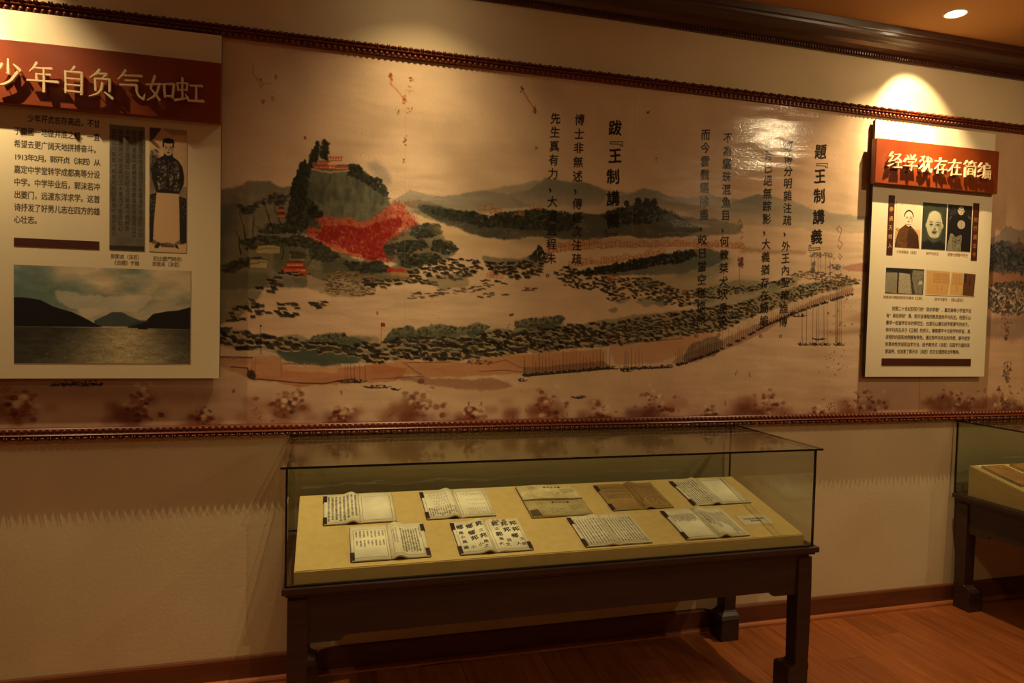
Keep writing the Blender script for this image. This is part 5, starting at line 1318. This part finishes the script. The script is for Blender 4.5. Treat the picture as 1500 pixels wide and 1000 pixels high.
def display_case(dx, label):
    root = empty('display_case', (dx + (CX0 + CX1) / 2, (CYF + CYB) / 2, 0), label, 'display case', 'glass display cases along the wall')
    ox, oy = -(CX0 + CX1) / 2, -(CYF + CYB) / 2
    A, B = CX0 + ox, CX1 + ox; F, K = CYF + oy, CYB + oy
    bm = BM(); box(bm, A, B, F, K, .625, .650, .004); box(bm, A + .012, B - .012, F + .012, K - .012, .614, .6255, .002)
    obj('tabletop', bm, M_TABLE, root)
    bm = BM(); box(bm, A + .030, B - .030, F + .030, K - .030, .600, .6145); obj('waist_rail', bm, M_TABLE, root)
    a, b = A + .018, B - .018; f, k = F + .020, K - .020; lw = .068
    # square legs with hoof feet that swell inwards
    for sx, sy in ((0, 0), (1, 0), (0, 1), (1, 1)):
        bm = BM()
        X0, X1 = (a, a + lw) if sx == 0 else (b - lw, b); Y0, Y1 = (f, f + lw) if sy == 0 else (k - lw, k)
        ix = 1 if sx == 0 else -1; iy = 1 if sy == 0 else -1
        rings = [(.0, .030), (.004, .034), (.108, .034), (.124, .026), (.134, .006), (.142, 0), (.36, 0), (.46, .000), (.600, 0)]
        vs = []
        for z, e in rings:
            x0 = X0 - (e if ix < 0 else 0); x1 = X1 + (e if ix > 0 else 0); y0 = Y0 - (e if iy < 0 else 0); y1 = Y1 + (e if iy > 0 else 0)
            vs.append([bm.verts.new(p) for p in ((x0, y0, z), (x1, y0, z), (x1, y1, z), (x0, y1, z))])
        bm.faces.new(vs[0]); bm.faces.new(vs[-1])
        for q in range(len(vs) - 1):
            for i in range(4): bm.faces.new([vs[q][i], vs[q][(i + 1) % 4], vs[q + 1][(i + 1) % 4], vs[q + 1][i]])
        bmesh.ops.bevel(bm, geom=[e for e in bm.edges if abs(e.verts[0].co.z - e.verts[1].co.z) > .02], offset=.004, segments=1, affect='EDGES')
        obj('leg', bm, M_TABLE, root)
    def apron(l0, l1, axis, c0, c1):
        z1, zl, zm = .600, .440, .459; q = .105
        o = [(l0, z1), (l1, z1), (l1, zl)]
        o += [(l1 - q, zl), (l1 - q - .012, zl + .003), (l1 - q - .020, zl + .014), (l1 - q - .034, zm), (l0 + q + .034, zm), (l0 + q + .020, zl + .014), (l0 + q + .012, zl + .003), (l0 + q, zl), (l0, zl)]
        bm = BM()
        prism(bm, o, axis, c0, c1); return bm
    obj('apron', apron(a + lw, b - lw, 'y', f + .010, f + .032), M_TABLE, root)
    obj('apron', apron(a + lw, b - lw, 'y', k - .032, k - .010), M_TABLE, root)
    obj('apron', apron(f + lw, k - lw, 'x', a + .010, a + .032), M_TABLE, root)
    obj('apron', apron(f + lw, k - lw, 'x', b - .032, b - .010), M_TABLE, root)
    # glass hood: four sides and an overhanging top
    gx0, gx1, gy0, gy1, gz0, gz1, t = -.121 + ox, 2.022 + ox, CYF + .012 + oy, CYB - .004 + oy, .650, 1.0625, .006
    def pane(x0, x1, y0, y1, z0, z1, thin):
        bm = BM(); fs = box(bm, x0, x1, y0, y1, z0, z1)
        for f_ in fs:
            n = f_.normal; f_.normal_update(); n = f_.normal
            f_.material_index = 0 if abs(n[thin]) > .9 else 1
        return obj('glass_pane', bm, [M_GLASS, M_SEAL], root)
    pane(gx0, gx1, gy0, gy0 + t, gz0, gz1, 1); pane(gx0, gx1, gy1 - t, gy1, gz0, gz1, 1)
    pane(gx0, gx0 + t, gy0 + t + .0004, gy1 - t - .0004, gz0, gz1, 0); pane(gx1 - t, gx1, gy0 + t + .0004, gy1 - t - .0004, gz0, gz1, 0)
    o = pane(CX0 - .008 + ox, CX1 + .002 + oy * 0 + ox, CYF + .004 + oy, CYB + .004 + oy, gz1, gz1 + .008, 2); o['label'] = 'overhanging horizontal glass top'
    for x in (gx0, gx1 - .005):
        for y in (gy0 - .0012, gy1 - .0038):
            bm = BM(); box(bm, x - .001 * (x < 0), x + .005 + .001 * (x > 0), y, y + .005, gz0, gz1); obj('edge_seal', bm, M_SEAL, root)
    for y in (gy0 - .0035, gy1 + .0005):
        bm = BM(); box(bm, gx0, gx1, y, y + .003, gz0, gz0 + .006); obj('edge_seal', bm, M_SEAL, root)
    return root


display_case(0, 'long dark wooden display case with glass hood, whole in view at centre')
DX2 = 3.612
display_case(DX2, 'dark wooden glass display case cut off by the right edge')

TH = math.atan2(.12, .53)
PS = -.014      # lower end of the sloping top
PLEN = .560


def slope(x, s, h=0.0):
    return (x, -.62 + s * math.cos(TH) - h * math.sin(TH), .70 + s * math.sin(TH) + h * math.cos(TH))


def platform(dx, label):
    x0, x1 = -.092 + dx, 1.992 + dx
    root = empty('display_platform', ((x0 + x1) / 2, -.35, .650), label, 'display board', 'sloping cloth boards inside the cases')
    a = slope(0, PS); b = slope(0, PS + PLEN)
    bm = BM(); o = [(a[1] + .35, .0006), (b[1] + .35, .0006), (b[1] + .35, b[2] - .65), (a[1] + .35, a[2] - .65)]
    hw = (x1 - x0) / 2
    fs = prism(bm, o, 'x', -hw, hw); es = [e for e in bm.edges if min(v.co.z for v in e.verts) > .02]
    bmesh.ops.bevel(bm, geom=es, offset=.003, segments=2, affect='EDGES')
    obj('cloth_wedge', bm, M_CLOTH, root)
    return root


platform(0, 'beige cloth-covered sloping board carrying nine open books in the central case')
platform(DX2, 'beige sloping board in the case at the right edge')


# ---- open thread-bound books
def page_mesh(w, d, t, hump, outer_left, u0, u1):
    """one half of an open book; x from 0 (outer edge) to w (spine) if outer_left"""
    N = 14; bm = BM(); uv = bm.loops.layers.uv.new('uv')
    def h(u):   # u: 0 outer edge .. 1 spine
        b = hump * math.exp(-((u - .80) / .17) ** 2) if hump else .0015 * math.sin(u * 3.1)
        e = t * (1 - max(0, (u - .86) / .14) ** 2 * .75)
        return .0018 + e + b * (1 if u < .80 else max(0, 1 - ((u - .8) / .2) ** 2))
    tops = []; bots = []
    for i in range(N + 1):
        u = i / N; x = u * w if outer_left else w - u * w
        row = [(x, -d / 2, h(u)), (x, d / 2, h(u) * .98)]
        tops.append([bm.verts.new(p) for p in row]); bots.append([bm.verts.new((x, s * d / 2, .0018 if hump < .004 or u < .35 else max(.0018, h(u) - t * 1.4 - .001))) for s in (-1, 1)])
    for i in range(N):
        f = bm.faces.new([tops[i][0], tops[i + 1][0], tops[i + 1][1], tops[i][1]]); f.material_index = 0; f.smooth = True
        for l in f.loops:
            X = l.vert.co.x / w; l[uv].uv = (u0 + (u1 - u0) * X, (l.vert.co.y + d / 2) / d)
        for q in (0, 1):
            g = bm.faces.new([tops[i][q], tops[i + 1][q], bots[i + 1][q], bots[i][q]]); g.material_index = 1
        g = bm.faces.new([bots[i][0], bots[i + 1][0], bots[i + 1][1], bots[i][1]]); g.material_index = 1
    for i in (0, N):
        g = bm.faces.new([tops[i][0], tops[i][1], bots[i][1], bots[i][0]]); g.material_index = 1
    return bm


def open_book(px, s0, w, d, label, mt, humpL, humpR, tabs='', rz=0.0, dx=0, tl=.004, tr=.004, cover=M_COVER):
    x = px + w / 2 + dx; s = s0 + d / 2
    root = empty('open_book', slope(x, s, .0006), label, 'book', 'open thread-bound books in the central case')
    root.rotation_euler = (Matrix.Rotation(TH, 3, 'X') @ Matrix.Rotation(rz, 3, 'Z')).to_euler()
    hw = w / 2
    bm = BM(); box(bm, -hw - .0015, hw + .0015, -d / 2 - .001, d / 2 + .001, 0, .0018); obj('cover', bm, cover, root)
    bm = page_mesh(hw - .0005, d, tl, humpL, True, 0, .5); bmesh.ops.translate(bm, verts=bm.verts, vec=(-hw, 0, 0)); obj('page_block', bm, [mt, M_PAPER], root)
    bm = page_mesh(hw - .0005, d, tr, humpR, False, .5, 1); bmesh.ops.translate(bm, verts=bm.verts, vec=(.0005, 0, 0)); obj('page_block', bm, [mt, M_PAPER], root)
    for c in tabs:          # silk corner wraps at the outer edge
        left = c in 'ab'; top = c in 'ac'
        xx = -hw - .004 if left else hw - .012
        yy = d / 2 - .062 if top else -d / 2 + .004
        bm = BM(); box(bm, xx, xx + .016, yy, yy + .052, .0008, (tl if left else tr) + .0030, .0006); obj('silk_tab', bm, M_TAB, root)
    return root


SPM = {k: image_mat('spread_%d' % k, spread(k), .8, .2) for k in (1, 2, 4, 5, 6, 7, 8, 9)}
open_book(.007, .283, .282, .244, 'open book of handwritten columns facing an empty framed page, far left of back row', SPM[1], .013, 0, 'ab')
open_book(.414, .283, .288, .242, 'open book with faint broken notes on both pages, second from left in back row', SPM[2], .012, 0, 'ab')
open_book(.104, .014, .284, .242, 'open book with two short bands of characters on its left page, leftmost in front row', SPM[4], 0, .013, 'bcd')
open_book(.502, .010, .282, .238, 'open book covered in large bold brush characters', SPM[5], .012, .004, 'abd')
open_book(1.001, .002, .283, .234, 'open book of dense ruled text on both pages, in front of the map book', SPM[6], .006, .002, 'ab')
open_book(1.229, .268, .292, .240, 'brown-paged open book with dense small print beside the map book', SPM[7], 0, .012, 'ab')
open_book(1.628, .270, .292, .248, 'open book with ruled text left and almost empty right page, far right of back row', SPM[8], .012, .002, 'ab')
open_book(1.443, .002, .292, .244, 'open book with wide blank upper margins next to the white card', SPM[9], 0, .013, 'ab')

# map album opening upwards: two leaves one above the other
root = empty('open_book', slope(.988, .384, .0006), 'open map album with inked landscape sheets one above the other, middle of back row', 'book', 'open thread-bound books in the central case')
root.rotation_euler = (TH, 0, 0)
bm = BM(); box(bm, -.139, .139, -.138, .138, 0, .0018); obj('cover', bm, M_COVER, root)
for k, (y0, y1) in enumerate(((.003, .137), (-.137, -.001))):
    m = image_mat('map_print_%d' % k, spread_map(k), .8, .2)
    bm = BM(); uv = bm.loops.layers.uv.new('uv'); N = 12; T = []; Bt = []
    for i in range(N + 1):
        u = i / N; x = -.137 + .274 * u
        hh = .006 + .003 * math.sin(u * 5 + k) + (.004 if k == 0 else 0)
        T.append([bm.verts.new((x, y0, hh + .003)), bm.verts.new((x, y1, hh))]); Bt.append([bm.verts.new((x, y0, .0018)), bm.verts.new((x, y1, .0018))])
    for i in range(N):
        f = bm.faces.new([T[i][0], T[i + 1][0], T[i + 1][1], T[i][1]]); f.smooth = True
        for l in f.loops: l[uv].uv = ((l.vert.co.x + .137) / .274, (l.vert.co.y - y0) / (y1 - y0))
        for q in (0, 1): g = bm.faces.new([T[i][q], T[i + 1][q], Bt[i + 1][q], Bt[i][q]]); g.material_index = 1
        g = bm.faces.new([Bt[i][0], Bt[i + 1][0], Bt[i + 1][1], Bt[i][1]]); g.material_index = 1
    for i in (0, N): g = bm.faces.new([T[i][0], T[i][1], Bt[i][1], Bt[i][0]]); g.material_index = 1
    obj('map_leaf', bm, [m, M_PAPER], root)

# caption card
cv = unit_canvas(300, 170, (214, 200, 166)); text_line(cv, '少年郭沫若讀過的', 40, 262, 70, 30, (60, 44, 34), .02); text_line(cv, '課堂筆記', 96, 210, 106, 26, (60, 44, 34), .02)
m = image_mat('card_print', cv.a, .6, .3)
root = empty('caption_card', slope(1.842, .126, .0006), 'small white caption card lying right of the open books in the central case', 'card')
root.rotation_euler = (TH, 0, 0)
bm = BM(); fs = box(bm, -.073, .073, -.041, .041, 0, .0012); uv = bm.loops.layers.uv.new('uv')
for i, f in enumerate(fs):
    f.material_index = 0 if i == 1 else 1
    for l in f.loops: l[uv].uv = ((l.vert.co.x + .073) / .146, (l.vert.co.y + .041) / .082)
obj('card_sheet', bm, [m, M_PANEL], root)


# ---- closed books and label in the right-hand case
def closed_cover(seed, marks):
    cv = unit_canvas(240, 400, (150, 104, 58)); cv.a *= 1 + (fbm(cv.h, cv.w, 60, 4, seed)[..., None] - .5) * .5
    for i, ch in enumerate(marks): cv.text(ch, 178, 60 + i * 30, 30, (50, 34, 26), .85, .02, .9, .1)
    for y in (40, 130, 220, 310, 370): cv.stroke([(0, y / 4), (12, y / 4)], 2, (60, 40, 30), .8)
    return cv.a


def closed_book(px, s0, w, d, label, marks, seed, rz=0.0):
    root = empty('closed_book', slope(px + w / 2, s0 + d / 2, .0006), label, 'book', 'closed books in the right-hand case')
    root.rotation_euler = (Matrix.Rotation(TH, 3, 'X') @ Matrix.Rotation(rz, 3, 'Z')).to_euler()
    m = image_mat('cover_print_%d' % seed, closed_cover(seed, marks), .75, .3)
    bm = BM(); box(bm, -w / 2 + .001, w / 2 - .001, -d / 2 + .001, d / 2 - .001, .0015, .0095); obj('page_block', bm, M_PAPER, root)
    bm = BM(); fs = box(bm, -w / 2, w / 2, -d / 2, d / 2, .0095, .0115); uv = bm.loops.layers.uv.new('uv')
    for i, f in enumerate(fs):
        f.material_index = 0 if i == 1 else 1
        for l in f.loops: l[uv].uv = ((l.vert.co.x + w / 2) / w, (l.vert.co.y + d / 2) / d)
    o = obj('cover', bm, [m, M_COVER], root); bm = BM(); box(bm, -w / 2, w / 2, -d / 2, d / 2, 0, .0015); obj('cover', bm, M_COVER, root)
    for q in range(4):
        bm = BM(); box(bm, -w / 2 - .0006, -w / 2 + .010, -d / 2 + d * (.12 + .25 * q), -d / 2 + d * (.12 + .25 * q) + .0015, .0005, .0123); obj('stitch', bm, M_PAPER, root)


closed_book(DX2 - .050, .275, .165, .235, 'brown closed book nearest the left end of the right-hand case', '五經', 101)
closed_book(DX2 + .165, .285, .165, .235, 'second brown closed book from the left in the right-hand case', '論語', 102)
closed_book(DX2 + .0, .012, .175, .235, 'dark-edged closed book in the front row of the right-hand case', '詩集', 103)
root = empty('caption_card', slope(DX2 + .40, .48, .0006), 'white paper slip at the back of the right-hand case', 'card'); root.rotation_euler = (TH, 0, 0)
bm = BM(); box(bm, -.05, .05, -.03, .03, 0, .0012); obj('card_sheet', bm, M_PANEL, root)


# ================================================================== LAMPS
LN = ['recessed ceiling spotlight above the left information board', 'recessed ceiling spotlight above the red forest of the mural', 'round recessed ceiling spotlight at the upper right, glowing', 'recessed ceiling spotlight right of the picture, above the second mural sheet',
      'added fill downlight further into the room at the left', 'added fill downlight in the room in front of the central case', 'recessed ceiling downlight in the room at the right',
      'added fill downlight at the far side of the room, behind the viewer', 'added fill downlight at the far side of the room, right corner']
for (x, y, beams), lab in zip(LAMPS, LN):
    root = empty('ceiling_spotlight', (x, y, CEIL), lab, 'ceiling light', 'recessed ceiling spotlights')
    d = Vector((beams[0][0] - x, beams[0][1] - y, beams[0][2] - CEIL)).normalized()
    bm = BM(); n = 32
    R = [(.040, -.0005), (.052, -.004), (.056, -.002), (.057, 0), (.046, 0)]
    ring = [[bm.verts.new((r * math.cos(2 * math.pi * i / n), r * math.sin(2 * math.pi * i / n), z)) for i in range(n)] for r, z in R]
    for q in range(len(R)):
        for i in range(n): bm.faces.new([ring[q][i], ring[q][(i + 1) % n], ring[(q + 1) % len(R)][(i + 1) % n], ring[(q + 1) % len(R)][i]])
    obj('trim_ring', bm, M_TRIMR, root, smooth=True)
    bm = BM(); c = bm.verts.new((0, 0, -.006)); rr = [bm.verts.new((.037 * math.cos(2 * math.pi * i / n), .037 * math.sin(2 * math.pi * i / n), -.0008)) for i in range(n)]
    mid = [bm.verts.new((.024 * math.cos(2 * math.pi * i / n), .024 * math.sin(2 * math.pi * i / n), -.0045)) for i in range(n)]
    for i in range(n): bm.faces.new([c, mid[i], mid[(i + 1) % n]]); bm.faces.new([mid[i], rr[i], rr[(i + 1) % n], mid[(i + 1) % n]])
    obj('lamp_lens', bm, M_LAMP, root, smooth=True)
    for tx, ty, tz, w, cn, b in beams:
        dd = Vector((tx - x, ty - y, tz - CEIL)).normalized()
        ld = bpy.data.lights.new('spot', 'SPOT'); ld.energy = w; ld.color = WARM; ld.spot_size = math.radians(cn); ld.spot_blend = b; ld.shadow_soft_size = .012
        lo = bpy.data.objects.new('spot', ld); COL.objects.link(lo); lo.location = Vector((x, y, CEIL)) + d * .014 + Vector((0, 0, -.008)); lo.rotation_euler = dd.to_track_quat('-Z', 'Y').to_euler()
print('objects', len(bpy.data.objects))
